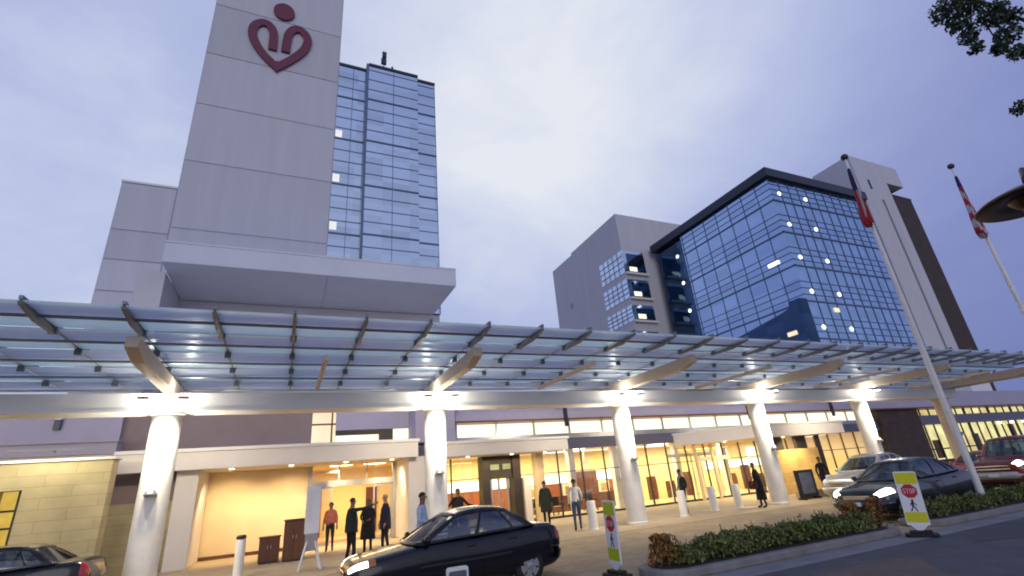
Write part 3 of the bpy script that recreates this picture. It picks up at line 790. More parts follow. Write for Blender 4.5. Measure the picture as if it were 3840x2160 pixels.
# ------------------------------------------------------------------ right-hand glass wing
gw = thing('glass_building', 'blue glass block with dark overhanging roof and lit ceiling spots', 'building', (60, 40, 0))
MB().box(52.02, 71.4, 33.22, 48.98, 0, 34.55).build('curtain_wall', 'wing glass', gw)
cwl = gw.children[0]
MB().box(52.35, 71.4, 48.99, 54.7, 0, 34.5).build('end_bay', 'dark glass', gw)
m = MB()
FL = [31.35-4.4*k for k in range(8)]
for f in FL + [35.75]:
    if f < 35: 
        m.box(51.92, 52.015, 33.1, 48.98, f-.08, f+.08); m.box(51.92, 71.4, 33.12, 33.215, f-.081, f+.081)
    for dz in (2.0, 2.8, 3.6):
        if f-dz < 34.4:
            m.box(51.965, 52.016, 33.1, 48.98, f-dz-.035, f-dz+.035); m.box(51.96, 71.4, 33.165, 33.216, f-dz-.036, f-dz+.036)
y = 35.2
while y < 49: m.box(51.955, 52.017, y-.035, y+.035, 0, 34.55); y += 2.25
x = 53.9
while x < 71: m.box(x-.03, x+.03, 33.155, 33.217, 0, 34.55); x += 1.68
m.build('mullion', 'blue frame', cwl)
MB().box(51.5, 71.6, 32.7, 55.2, 34.56, 35.75).build('roof', 'dark frame', gw)
def disc(x, y, z, r, ax): 
    return MB().lathe([(0, 0), (r, 0), (r, .03), (0, .03)], (x, y, z), 14, ax)
for z in (32.5, 28.15, 23.75, 19.4, 15.1):
    for x in (53.5, 58.35): disc(x, 33.15, z, .27, 'y').build('ceiling_light', 'lamp cool', gw)
for z in (31.9, 27.5, 23.1): disc(52.28, 50.6, z, .27, 'x').build('ceiling_light', 'lamp cool', gw)
MB().box(51.9, 51.95, 34.9, 36.4, 23.55, 23.95).build('ceiling_light', 'lamp cool', gw)
for x, z in ((56.3, 17.3),): MB().box(x, x+.9, 33.1, 33.15, z-.25, z+.25).build('lit_window', 'window peach', gw)
db = thing('reflection_block', 'added dark block shaped as a reflection at the corner of the blue glass building', 'building', (50.5, 38, 0))  # added block, stands in for a dark reflection in the glass
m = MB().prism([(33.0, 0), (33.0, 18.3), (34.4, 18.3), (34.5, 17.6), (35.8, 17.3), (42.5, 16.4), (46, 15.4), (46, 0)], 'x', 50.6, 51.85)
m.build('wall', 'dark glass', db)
MB().box(50.4, 50.59, 34.4, 35.5, 14.5, 14.95).build('lit_window', 'window peach', db)  # added glow for the orange light within that reflection

wb = thing('white_building', 'pale concrete block with wrapped corner windows left of the glass building', 'building', (53, 62, 0))
MB().prism([(56, 0), (56, 41.6), (70.5, 41.3), (70.6, 40.9), (78.1, 40.8), (78.1, 0)], 'x', 46.3, 66).build('wall', 'concrete', wb)
for za, zb in ((31.0, 34.85), (26.8, 29.9), (23.1, 25.6), (19.2, 21.4)):
    g = MB().box(46.24, 50.4, 55.94, 62.4, za, zb).build('corner_window', 'tower glass', wb)
    m = MB()
    for yy in (57.3, 58.6, 59.9, 61.2): m.box(46.2, 46.239, yy-.06, yy+.06, za, zb)
    for k in range(1, 4): 
        zz = za+(zb-za)*k/4; m.box(46.2, 46.238, 55.94, 62.4, zz-.06, zz+.06)
    m.build('window_frame', 'blue frame', g)
    MB().box(47.0, 50.4, 55.88, 55.935, za, zb-.5).build('balcony_glass', 'dark glass', g)
    MB().box(47.2, 48.6, 55.8, 55.87, za+.3, za+1.0).build('balcony_light', 'window warm', g)
    MB().box(46.25, 50.6, 55.5, 55.93, za-.35, za-.02).build('balcony_slab', 'fascia', g)
for z in (31.5, 26.6): disc(46.2, 72.6, z, .5, 'x').build('wall_vent', 'lilac wall', wb)

st = thing('stair_tower', 'narrow pale concrete stair tower with dark slot and jutting top', 'tower', (75, 35.8, 0))
m = MB().box(71.7, 75.85, 33.0, 38.7, 0, 38.9).box(76.45, 79.0, 33.0, 38.7, 0, 38.9).box(75.85, 76.45, 33.0, 38.7, 35.5, 38.9).box(75.85, 76.45, 33.5, 38.7, 0, 35.5)
m.build('wall', 'concrete', st)
MB().box(75.9, 76.4, 33.4, 33.49, 0, 35.4).build('slot_window', 'dark glass', st)
MB().box(71.7, 83.3, 33.0, 38.7, 38.903, 42.3).build('head', 'concrete', st)
MB().box(74.1, 74.6, 32.97, 32.998, 37.0, 38.6).build('slot_window', 'dark glass', st)
bt = thing('brick_tower', 'dark brown brick tower slab behind the pale stair tower', 'tower', (83.4, 38, 0))
MB().prism([(81.2, 34), (86.35, 34), (86.35, 42), (80.3, 42), (80.3, 34.9)], 'z', 0, 37.8).build('wall', 'brown brick', bt)
MB().prism([(81.1, 33.95), (86.4, 33.95), (86.4, 42.05), (80.2, 42.05), (80.2, 34.85)], 'z', 37.803, 38.0).build('coping', 'dark bronze', bt)
for z in (33.4, 24.5, 20.1, 15.6):
    MB().box(79.05, 79.5, 34.0, 34.3, z-.2, z+.2).build('balcony_light', 'lamp cool', st)
    MB().box(79.02, 80.25, 34.0, 38, z-.7, z-.5).build('balcony_slab', 'concrete', st)

# ------------------------------------------------------------------ cars (front at local x=0, facing -X)
def cr_interp(T, x):
    """Catmull-Rom through table rows (x, values...)"""
    n = len(T)
    if x <= T[0][0]: return T[0][1:]
    if x >= T[-1][0]: return T[-1][1:]
    for i in range(n-1):
        if T[i][0] <= x <= T[i+1][0]: break
    a, b = T[i], T[i+1]; h = b[0]-a[0]; t = (x-a[0])/h
    o = []
    for k in range(1, len(a)):
        m0 = (b[k]-T[i-1][k])/(b[0]-T[i-1][0]) if i > 0 else (b[k]-a[k])/h
        m1 = (T[i+2][k]-a[k])/(T[i+2][0]-a[0]) if i < n-2 else (b[k]-a[k])/h
        # limit slopes so steps do not overshoot
        s = (b[k]-a[k])/h
        for mm_ in (0,): pass
        if s == 0: m0 = m1 = 0
        else:
            m0 = max(min(m0/s, 3), 0)*s; m1 = max(min(m1/s, 3), 0)*s
        o.append((2*t**3-3*t**2+1)*a[k]+(t**3-2*t**2+t)*h*m0+(-2*t**3+3*t**2)*b[k]+(t**3-t**2)*h*m1)
    return o
SEC = [(0, 0, 0), (.10, .74, 0), (.16, .93, .045), (.24, .985, .22), (.36, 1.0, .42), (.48, 1.0, .60), (.60, .975, .78), (.68, .93, .91), (.76, .82, .975), (.88, .45, 1.0), (1, 0, 1.01)]
def hull_pt(tab, x, u, side=1, off=0):
    zb, zt, hw = cr_interp(tab, x); fy, fz = cr_interp(SEC, u)
    return Vector((x, side*(hw*fy+off), zb+(zt-zb)*fz))
def boolean_cut(o, cutters):
    for c in cutters:
        md = o.modifiers.new('cut', 'BOOLEAN'); md.object = c; md.operation = 'DIFFERENCE'; md.solver = 'EXACT'
    dg = bpy.context.evaluated_depsgraph_get()
    me = bpy.data.meshes.new_from_object(o.evaluated_get(dg))
    o.modifiers.clear(); old = o.data; o.data = me
    for c in cutters: bpy.data.objects.remove(c)
def wheel(t, x, y, r, wth=.19):
    wl = thing.__wrapped__(t, x, y, r) if False else None
    m = MB(); m.smooth = True
    m.lathe([(r*.64, -wth/2), (r*.92, -wth/2), (r, -wth*.33), (r, wth*.33), (r*.92, wth/2), (r*.64, wth/2)], (x, y, r), 32, 'y')
    ty = m.build('wheel', 'tyre', t, local=True)
    s = -1 if y < 0 else 1
    m = MB(); m.smooth = False
    yo = s*(wth/2-.01)
    m.lathe([(r*.66, -.05*s), (r*.66, .005*s), (r*.60, .012*s), (r*.56, -.02*s)], (x, y+yo, r), 32, 'y') if False else m.lathe([(r*.66, .06), (r*.66, -.005), (r*.57, -.012), (r*.55, .03)], (x, y+yo, r), 32, 'y') if s < 0 else m.lathe([(r*.66, -.06), (r*.66, .005), (r*.57, .012), (r*.55, -.03)], (x, y+yo, r), 32, 'y')
    m.mi = 0
    m.lathe([(0, .02), (r*.22, .015), (r*.22, -.03)], (x, y+yo, r), 20, 'y') if s > 0 else m.lathe([(0, -.02), (r*.22, -.015), (r*.22, .03)], (x, y+yo, r), 20, 'y')
    for k in range(6):
        a = 2*PI*k/6+.3
        p0 = Vector((x+r*.15*math.cos(a), y+yo, r+r*.15*math.sin(a))); p1 = Vector((x+r*.60*math.cos(a), y+yo, r+r*.60*math.sin(a)))
        dx = Vector((-math.sin(a), 0, math.cos(a)))
        w0, w1 = r*.13, r*.235
        q = [p0-dx*w0, p1-dx*w1, p1+dx*w1, p0+dx*w0]
        m.add([v+Vector((0, -.012, 0)) for v in q]+[v+Vector((0, .012, 0)) for v in q], [(0, 1, 2, 3), (7, 6, 5, 4), (0, 4, 5, 1), (1, 5, 6, 2), (2, 6, 7, 3), (3, 7, 4, 0)])
    m.mi = 1
    m.lathe([(0, -s*-.05*-1 if False else 0), (r*.56, 0)], (x, y+yo-s*.05, r), 24, 'y')
    m.build('rim', ['rim', 'black trim'], ty, local=True)
def car(name, label, cat, loc, P, paint, rz=0, lit='headlamp', group='cars in the drop-off lane'):
    t = thing(name, label, cat, loc, group, rz)
    tab, L = P['tab'], P['tab'][-1][0]
    W = P['W']; R = P['r']
    xs = [i*L/70 for i in range(71)]
    us = [i/22 for i in range(23)]
    m = MB(); m.smooth = True
    rows = []
    for x in xs:
        row = [hull_pt(tab, x, u, -1) for u in us] + [hull_pt(tab, x, u, 1) for u in reversed(us[:-1])]
        rows.append(row)
    m.grid(rows)
    # close the bottom seam and both ends
    n = len(rows[0])
    m.add(rows[0], [tuple(range(n))]); m.add(rows[-1], [tuple(range(n-1, -1, -1))])
    body = m.build('body', paint, t, local=True, merge=True)
    cuts = []
    for ax in P['axles']:
        for s in (-1, 1):
            c = MB().lathe([(0, 0), (R*1.16, 0), (R*1.16, .34), (0, .34)], (ax, s*(W/2+.05) + (.34 if s > 0 else 0) - (0 if s > 0 else 0), R*1.02), 32, 'y') if s > 0 else MB().lathe([(0, 0), (R*1.16, 0), (R*1.16, .34), (0, .34)], (ax, -(W/2+.05)+.34, R*1.02), 32, 'y')
            if s > 0:
                pass
            cuts.append(c.build('cutter', 'black trim', t, local=True))
    bpy.context.view_layer.update()
    boolean_cut(body, cuts)
    es = body.modifiers.new('es', 'EDGE_SPLIT'); es.split_angle = rad(35)
    for ax in P['axles']:
        for s in (-1, 1): wheel(t, ax, s*(W/2-.115), R)
        MB().box(ax-R*1.1, ax+R*1.1, -W/2+.24, W/2-.24, .16, R*1.9).build('wheel_well', 'black trim', t, local=True)
    # cabin
    G = P['cab']   # dict: front base/top x, rear base/top x, zbelt0, zbelt1, zroof, wb, wt, pillar breaks
    def side_pt(s, u, side, off=0):
        xa = G['a0']+(G['a1']-G['a0'])*u; xc = G['c0']+(G['c1']-G['c0'])*u
        x = xa+(xc-xa)*s
        zb = G['zb0']+(G['zb1']-G['zb0'])*s
        zr = G['zr']-G['arc']*(2*s-1)**2 - (G.get('slope', 0)*s)
        bulge = .03*math.sin(PI*u)
        z = zb+(zr-zb)*u
        y = G['wb']+(G['wt']-G['wb'])*u+bulge - G['nar']*(2*s-1)**2*.5
        return Vector((x, side*(y+off), z))
    sb = G['s']; tb = [0, .09, .90, 1]
    cab = MB(); cab.smooth = True
    wins = {}
    def cell(mb, s0, s1, t0, t1, side, off=0, k=5):
        mb.grid([[side_pt(s0+(s1-s0)*i/k, t0+(t1-t0)*j/k, side, off) for j in range(k+1)] for i in range(k+1)])
    for side in (-1, 1):
        for i in range(len(sb)-1):
            for j in range(3):
                if j == 1 and i % 2 == 1:
                    g = MB(); g.smooth = True; cell(g, sb[i], sb[i+1], tb[1], tb[2], side, -.006)
                    wins.setdefault('side_window', []).append(g)
                else: cell(cab, sb[i], sb[i+1], tb[j], tb[j+1], side)
    def screen(sv, name):
        for j0, j1, k0, k1 in ((0, .08, 0, 1), (.92, 1, 0, 1), (.08, .92, 0, .07), (.08, .92, .93, 1), (.08, .92, .07, .93)):
            rows = []
            for i in range(7):
                u = j0+(j1-j0)*i/6
                a = side_pt(sv, u, -1); b = side_pt(sv, u, 1); row = []
                for k in range(13):
                    v = k0+(k1-k0)*k/12
                    p = a.lerp(b, v); p.x += (-1 if sv == 0 else 1)*.10*(1-(2*v-1)**2); p.z += .03*(1-(2*v-1)**2)*u
                    row.append(p)
                rows.append(row)
            if (j0, k0) == (.08, .07):
                g = MB(); g.smooth = True; g.grid(rows); wins[name] = [g]
            else: cab.grid(rows)
    screen(0, 'windscreen'); screen(1, 'rear_window')
    rows = []
    for i in range(17):
        s = i/16; a = side_pt(s, 1, -1); b = side_pt(s, 1, 1); row = []
        bx = .10*(2*s-1) 
        for k in range(13):
            v = k/12; p = a.lerp(b, v); e = 1-(2*v-1)**2
            p.x += bx*e; p.z += .03*e+.018*e*math.sin(PI*s)
            row.append(p)
        rows.append(row)
    cab.grid(rows)
    cb = cab.build('cabin', paint, t, local=True, merge=True, recalc=False)
    so_ = cb.modifiers.new('s', 'SOLIDIFY'); so_.thickness = .035; so_.offset = 0
    for nme, gs in wins.items():
        for g in gs: g.build(nme, 'car glass', t, local=True)
    # seats
    for sx in P['seats']:
        for sy in (-.36, .36):
            MB().cbox((sx, sy, G['zb0']-.02), .14, .44, .42).cbox((sx+.03, sy, G['zb0']+.27), .09, .24, .15).build('seat', 'seat cloth', t, local=True, bevel=.04)
    MB().tube((G['a0']+.55, .36-.0, G['zb0']+.0), (G['a0']+.60, .36, G['zb0']+.02), .18, n=20).build('steering_wheel', 'black trim', t, local=True)
    # doors and handles
    for side in (-1, 1):
        for a, b in P['doors']:
            d = MB(); d.smooth = True
            k = 10
            g0 = [[hull_pt(tab, a+(b-a)*i/k, .20+(.70-.20)*j/k, side, .007) for j in range(k+1)] for i in range(k+1)]
            d.grid(g0)
            d.smooth = False
            rim = [g0[i][0] for i in range(k+1)]+[g0[k][j] for j in range(1, k+1)]+[g0[i][k] for i in range(k-1, -1, -1)]+[g0[0][j] for j in range(k-1, 0, -1)]
            inn = [p-Vector((0, side*.03, 0)) for p in rim]; q = len(rim)
            d.add(rim+inn, [(i, (i+1) % q, (i+1) % q+q, i+q) for i in range(q)])
            do = d.build('door', paint, t, local=True)
            hp = hull_pt(tab, b-.18, .62, side, .02)
            MB().cbox(hp, .17, .03, .03).build('door_handle', 'black trim', do, local=True, bevel=.008)
        x0, x1 = P['axles'][0]+R*1.2, P['axles'][1]-R*1.2
        MB().grid([[hull_pt(tab, x0+(x1-x0)*i/20, u, side, .016) for u in (.405, .42, .435)] for i in range(21)]).build('side_moulding', 'black trim', t, local=True)
        p = side_pt(.05, .1, side, .10)
        mr = MB(); mr.smooth = True; mr.ell(p+Vector((-.02, 0, .03)), (.06, .10, .07)); mr.build('mirror', paint, t, local=True)
    # lamps, grille, bumpers
    def patch(x0, x1, u0, u1, side, off=.006, k=6):
        return MB().grid([[hull_pt(tab, x0+(x1-x0)*i/k, u0+(u1-u0)*j/k, side, off) + Vector((-off if x0 < L/2 else off, 0, off*.5)) for j in range(k+1)] for i in range(k+1)])
    hx = P['head']
    for side in (-1, 1):
        patch(hx[0], hx[1], hx[2], hx[3], side).build('headlight', lit, t, local=True)
        patch(hx[1]+.005, hx[1]+.13, hx[2], hx[3], side).build('indicator', 'amber lens', t, local=True)
        tx = P['tail']
        patch(tx[0], tx[1], tx[2], tx[3], side).build('taillight', 'tail red', t, local=True)
    gx = P['grille']
    g = MB()
    zb, zt, hw = cr_interp(tab, .03)
    for k in range(gx[2]):
        z = gx[0]+(gx[1]-gx[0])*(k+.5)/gx[2]
        g.box(-.035, .05, -gx[3], gx[3], z-.02, z+.02)
    g.mi = 1; g.box(-.02, .06, -gx[3], gx[3], gx[0], gx[1])
    g.build('grille', ['chrome', 'black trim'], t, local=True)
    for x, s, zz in ((0, -1, P['bz'][0]), (L, 1, P['bz'][1])):
        b = MB(); b.smooth = True; rows = []
        for k in range(17):
            v = -1+2*k/16; y = v*(W/2+.005); xx = x + s*(.10-.30*abs(v)**3.2)
            rows.append([Vector((xx-s*.22, y*.985, zz-.14)), Vector((xx-s*.01, y, zz-.13)), Vector((xx+s*.03, y*1.003, zz)), Vector((xx, y, zz+.10)), Vector((xx-s*.2, y*.985, zz+.12))])
        b.grid(rows); bo = b.build('bumper', P.get('bump', paint), t, local=True)
        so_ = bo.modifiers.new('s', 'SOLIDIFY'); so_.thickness = .02
        MB().box(min(x+s*.135, x+s*.145), max(x+s*.135, x+s*.145), -.16, .16, zz-.05, zz+.06).build('number_plate', 'sign white', t, local=True)
    if P.get('rails'):
        for side in (-1, 1):
            MB().path([side_pt(.12, 1, side, -.1)+Vector((0, 0, .02)), side_pt(.2, 1, side, -.1)+Vector((0, 0, .09)), side_pt(.8, 1, side, -.1)+Vector((0, 0, .09)), side_pt(.9, 1, side, -.1)+Vector((0, 0, .02))], [.015]*4).build('roof_rail', 'steel', t, local=True)
    return t
SEDAN = dict(W=1.72, r=.31, axles=(.86, 3.42),
    tab=[(0, .34, .60, .50), (.05, .26, .68, .66), (.16, .22, .745, .77), (.45, .20, .80, .83), (1.1, .19, .895, .855), (1.45, .19, .935, .86), (2.4, .19, .955, .862), (3.2, .20, 1.0, .855), (3.6, .21, 1.035, .845), (3.95, .25, 1.03, .82), (4.12, .30, .98, .76), (4.2, .36, .86, .70), (4.24, .42, .72, .58)],
    cab=dict(a0=1.20, a1=2.02, c0=3.60, c1=3.08, zb0=.91, zb1=1.01, zr=1.40, arc=.055, wb=.80, wt=.58, nar=.06, s=[0, .075, .46, .495, .80, .82, .93, 1]),
    seats=(2.25, 3.05), doors=((1.32, 2.42), (2.46, 3.28)), head=(.03, .34, .62, .75), tail=(4.06, 4.22, .48, .74), grille=(.48, .60, 3, .36), bz=(.42, .50))
PICKUP = dict(W=1.90, r=.38, axles=(.98, 3.95),
    tab=[(0, .50, .98, .72), (.06, .42, 1.06, .84), (.2, .38, 1.12, .90), (.7, .36, 1.17, .94), (1.4, .35, 1.21, .95), (2.8, .35, 1.22, .95), (4.2, .36, 1.22, .95), (5.0, .42, 1.21, .93), (5.15, .48, 1.15, .90), (5.2, .52, 1.0, .86)],
    cab=dict(a0=1.40, a1=2.0, c0=3.35, c1=3.15, zb0=1.19, zb1=1.21, zr=1.92, arc=.04, wb=.90, wt=.72, nar=.04, s=[0, .07, .55, .60, .93, .97, .98, 1]),
    seats=(2.4, 2.9), doors=((1.55, 2.5), (2.54, 3.2)), head=(.02, .25, .60, .78), tail=(5.08, 5.19, .45, .75), grille=(.78, 1.0, 2, .52), bz=(.62, .66), bump='silver paint')
car('sedan', 'black four door sedan with its headlight on in the foreground driveway opening', 'car', (1.12, 10.72, .004), SEDAN, 'black paint')
car('sedan', 'dark navy sedan parked at the bottom left by the first column', 'car', (-8.05, 15.85, .012), SEDAN, 'navy paint', lit='sign white')
def scaled(P, kx, ky, kz):
    Q = dict(P); Q['tab'] = [(r[0]*kx, r[1]*kz, r[2]*kz, r[3]*ky) for r in P['tab']]; Q['W'] = P['W']*ky; Q['r'] = P['r']*kz
    Q['axles'] = tuple(a*kx for a in P['axles']); c = dict(P['cab'])
    for k in ('a0', 'a1', 'c0', 'c1'): c[k] *= kx
    for k in ('zb0', 'zb1', 'zr', 'arc'): c[k] *= kz
    for k in ('wb', 'wt', 'nar'): c[k] *= ky
    Q['cab'] = c; Q['seats'] = tuple(a*kx for a in P['seats']); Q['doors'] = tuple((a*kx, b*kx) for a, b in P['doors'])
    Q['head'] = (P['head'][0], P['head'][1]*kx*1.15, .60, .79); Q['tail'] = (P['tail'][0]*kx, P['tail'][1]*kx, P['tail'][2], P['tail'][3])
    Q['grille'] = (P['grille'][0]*kz, P['grille'][1]*kz*1.04, 3, .40); Q['bz'] = tuple(b*kz for b in P['bz']); return Q
BIG = scaled(SEDAN, 1.12, 1.07, 1.09)
car('sedan', 'dark slate sedan with bright headlights behind the leaning crossing sign', 'car', (15.3, 10.18, .004), BIG, 'slate paint')
car('parked_car', 'tall silver car mostly hidden behind the dark slate sedan', 'car', (20.4, 14.1, .004), scaled(SEDAN, 1.05, 1.07, 1.24), 'silver paint', lit='sign white')
car('pickup', 'red pickup truck with lit headlights at the right edge', 'truck', (24.7, 10.85, .004), PICKUP, 'red paint')
car('sedan', 'dark red sedan half hidden between the flagpole and the red pickup', 'car', (29.5, 14.3, .004), SEDAN, 'red paint', lit='sign white')

# ------------------------------------------------------------------ people
def person(label, loc, yaw, h=1.8, top='cloth black', legs='cloth black', skin='skin brown', hair='hair black', arms=None, stride=.06, coat=None, lean=0, group=None, bald=False, longhair=False, slim=1):
    """local frame: facing +y, x to the person's left-hand side of the picture"""
    t = thing('person', label, 'person', loc, group, yaw)
    k = h/1.78; slim *= 1.13
    A = dict(L=((-.24, .0, 1.14), (-.25, .10, .90)), R=((.24, .0, 1.14), (.25, .10, .90)))
    if arms: A.update(arms)
    V = []; E = []; Rd = []; B = []
    def v(p, r, b, par=None):
        p = Vector(p); p.y += lean*max(0, p.z-.9)
        V.append(p*k); Rd.append(r*k); B.append(b)
        if par is not None: E.append((par, len(V)-1))
        return len(V)-1
    pel = v((0, 0, .95), .125*slim, 'leg')
    sp = v((0, 0, 1.10), .118*slim, 'top', pel); ch = v((0, .0, 1.28), .135*slim, 'top', sp); cu = v((0, -.01, 1.41), .10, 'top', ch)
    nk = v((0, 0, 1.50), .052, 'skin', cu); hd = v((0, .015, 1.585), .072, 'skin', nk); h2 = v((0, .02, 1.66), .084, 'skin', hd); v((0, .015, 1.735), .058, 'skin', h2)
    tips = {}
    for sd, sx in (('L', -1), ('R', 1)):
        sh = v((sx*.165, 0, 1.42), .062, 'top', cu)
        el, wr = [Vector(q) for q in A[sd]]
        e_ = v(el, .046, 'top', sh); w_ = v(wr, .032, 'top', e_)
        d = (wr-el).normalized()
        p1 = v(wr+d*.055, .036, 'skin', w_); p2 = v(wr+d*.10, .030, 'skin', p1)
        tips[sd] = (wr+d*.09, d)
        hp = v((sx*.085, 0, .88), .095*slim, 'leg', pel)
        kn = v((sx*.095, sx*stride*.5+.02, .50), .062, 'leg', hp); an = v((sx*.10, sx*stride-.02, .10), .045, 'leg', kn)
        he = v((sx*.10, sx*stride, .05), .042, 'shoe', an); v((sx*.115, sx*stride+.15, .04), .036, 'shoe', he)
    me = bpy.data.meshes.new('tmp'); me.from_pydata([tuple(q) for q in V], E, [])
    o = bpy.data.objects.new('tmp', me); COL.objects.link(o)
    o.modifiers.new('sk', 'SKIN').use_smooth_shade = True
    for i, d in enumerate(me.skin_vertices[0].data): d.radius = (Rd[i], Rd[i]*(.78 if B[i] == 'top' and i in (sp, ch, cu) else 1)); d.use_root = (i == 0)
    o.modifiers.new('ss', 'SUBSURF').levels = 1
    dg = bpy.context.evaluated_depsgraph_get()
    bm = bmesh.new(); bm.from_mesh(o.evaluated_get(dg).to_mesh())
    bpy.data.objects.remove(o)
    ml = [top, legs, skin, 'cloth black']
    idx = dict(top=0, leg=1, skin=2, shoe=3)
    segs = [(V[a], V[b], B[b]) for a, b in E]
    for f in bm.faces:
        c = f.calc_center_median(); best = None
        for a, b, n_ in segs:
            ab = b-a; tt = max(0, min(1, (c-a).dot(ab)/max(ab.length_squared, 1e-9))); dd = (c-a-ab*tt).length
            if best is None or dd < best[0]: best = (dd, n_)
        f.material_index = idx[best[1]]; f.smooth = True
    me = bpy.data.meshes.new('person_body'); bm.to_mesh(me); bm.free()
    base = MB()
    # fingers, nose, ears, eyes are merged into the same body mesh
    for sd, sx in (('L', -1), ('R', 1)):
        p, d = tips[sd]; side = d.cross(Vector((0, 1, .2))).normalized()
        nrm = d.cross(side)
        for q, (o_, ln) in enumerate(((-.024, .065), (-.008, .078), (.008, .072), (.024, .055))):
            b0 = p+side*o_; b1 = b0+d*ln*.55+nrm*.006; b2 = b1+d*ln*.4+nrm*.018
            base.path([Vector(x)*k + Vector((0, lean*max(0, x.z-.9)*k, 0)) for x in (b0, b1, b2)], [.009*k, .008*k, .006*k], 6)
        b0 = p-side*.026-d*.05; b1 = b0-side*.024+d*.035
        base.path([Vector(x)*k + Vector((0, lean*max(0, x.z-.9)*k, 0)) for x in (b0, b1)], [.011*k, .008*k], 6)
    hz = Vector((0, lean*.76, 0))
    base.ell((Vector((0, .108, 1.635))+hz)*k, (.014*k, .018*k, .022*k), 8, 6)
    for sx in (-1, 1): base.ell((Vector((sx*.086, .015, 1.64))+hz)*k, (.012*k, .02*k, .03*k), 8, 6)
    nb = len(base.v)
    bm = bmesh.new(); bm.from_mesh(me)
    vs = [bm.verts.new(q) for q in base.v]
    for f in base.f:
        try: ff = bm.faces.new([vs[i] for i in f]); ff.material_index = 2; ff.smooth = True
        except ValueError: pass
    eye = MB()
    for sx in (-1, 1): eye.ell((Vector((sx*.032, .094, 1.665))+hz)*k, (.012*k, .008*k, .007*k), 8, 6)
    eye.ell((Vector((0, .096, 1.585))+hz)*k, (.024*k, .008*k, .006*k), 8, 6)
    vs = [bm.verts.new(q) for q in eye.v]
    for f in eye.f:
        try: ff = bm.faces.new([vs[i] for i in f]); ff.material_index = 3
        except ValueError: pass
    bm.to_mesh(me); bm.free()
    for n_ in ml: me.materials.append(MATS[n_])
    me.name = 'body'
    bo = bpy.data.objects.new('body', me); COL.objects.link(bo); bo.parent = t
    hm = MB(); hm.smooth = True
    rows = []
    for i in range(7):
        th_ = PI*.52*i/6; row = []
        for j in range(16):
            a = 2*PI*j/16
            fr = max(0, math.sin(a))        # keep the face free
            tt = th_*(1-.42*fr) if not longhair else th_*(1-.42*fr)*(1+.55*max(0, -math.sin(a)))
            row.append((Vector((.090*math.sin(tt)*math.cos(a), .012+.092*math.sin(tt)*math.sin(a), 1.655+.104*math.cos(tt)))+hz)*k)
        row.append(row[0]); rows.append(row)
    hm.grid(rows); ho = hm.build('hair', hair, t, local=True, merge=True)
    ho.modifiers.new('s', 'SOLIDIFY').thickness = .012
    if coat:
        cm, z0, w0 = coat
        c = MB(); c.smooth = True; rows = []
        for i in range(9):
            z = 1.36-(1.36-z0)*i/8; row = []
            w_ = .185+.03*min(1, i/3)+(w0-.19)*max(0, (i-2)/6)
            for j in range(20):
                a = 2*PI*j/20; rp = 1+.05*math.sin(5*a+i)*(i/8)
                row.append(Vector((w_*rp*math.cos(a), w_*.72*rp*math.sin(a)+lean*max(0, z-.9), z))*k)
            row.append(row[0]); rows.append(row)
        c.grid(rows); cc = c.build('coat' if z0 > .5 else 'dress', cm, t, local=True, merge=True)
        cc.modifiers.new('s', 'SOLIDIFY').thickness = .012
    return t
# yaw 0 faces +Y (away from the camera, into the building)
person('man in charcoal jacket pointing with a raised arm by the sliding doors', (1.92, 16.6, .012), rad(-70), 1.84, 'cloth charcoal', 'cloth black', arms=dict(R=((.36, .18, 1.44), (.40, .44, 1.52)), L=((-.25, -.03, 1.14), (-.26, .04, .88))), coat=('cloth charcoal', .84, .21))
person('woman in a dark dress standing between the pointing man and the man in the suit', (2.80, 19.4, .012), rad(160), 1.74, 'cloth black', 'cloth black', 'skin brown', 'hair brown', coat=('cloth black', .45, .25), longhair=True, arms=dict(R=((.26, .03, 1.16), (.16, .2, 1.06)), L=((-.26, .03, 1.16), (-.12, .22, 1.1))))
person('grey haired man in a dark navy suit at the sliding doors facing left', (3.22, 18.4, .012), rad(100), 1.86, 'cloth navy', 'cloth navy', 'skin tan', 'hair grey', coat=('cloth navy', .72, .22))
person('man in pale blue shirt and tie standing behind the black sedan', (3.05, 12.55, .004), rad(-120), 1.84, 'cloth skyblue', 'cloth navy', arms=dict(R=((.26, .02, 1.15), (.14, .26, 1.12)), L=((-.26, .02, 1.15), (-.10, .27, 1.08))), slim=1.1)
person('person in black with arms spread seen over the roof of the black sedan', (5.95, 18.9, .012), rad(180), 1.84, 'cloth black', 'cloth black', arms=dict(R=((.34, .05, 1.20), (.56, .14, 1.12)), L=((-.34, .05, 1.20), (-.56, .14, 1.12))), coat=('cloth black', .8, .22))
person('person in a long dark olive coat walking away beyond the trunk of the black sedan', (10.4, 20.5, .012), rad(-20), 1.84, 'cloth olive', 'cloth black', coat=('cloth olive', .55, .22))
person('person in white top and blue jeans walking beside the white bollard', (10.2, 17.6, .012), rad(-30), 1.82, 'cloth white', 'cloth jeans', stride=.17, arms=dict(R=((.25, .02, 1.14), (.22, .16, .98))))
wk = person('person in grey jacket carrying a dark backpack near the third column', (15.45, 17.6, .012), rad(20), 1.84, 'cloth grey', 'cloth black', stride=.1)
person('person in a long black coat holding a bag against the fourth column', (18.75, 16.55, .012), rad(60), 1.84, 'cloth black', 'cloth black', coat=('cloth black', .30, .24), lean=.08, arms=dict(L=((-.28, .08, 1.16), (-.22, .28, .98))))
person('person in dark clothes standing by the far bollard behind the dark slate sedan', (23.9, 17.2, .012), rad(150), 1.84, 'cloth black', 'cloth navy')
person('person in a coral top and dark trousers inside the doorway beside the white stand', (1.75, 21.9, .012), rad(170), 1.74, 'cloth coral', 'cloth charcoal', 'skin brown', 'hair black', coat=('cloth coral', .98, .21))
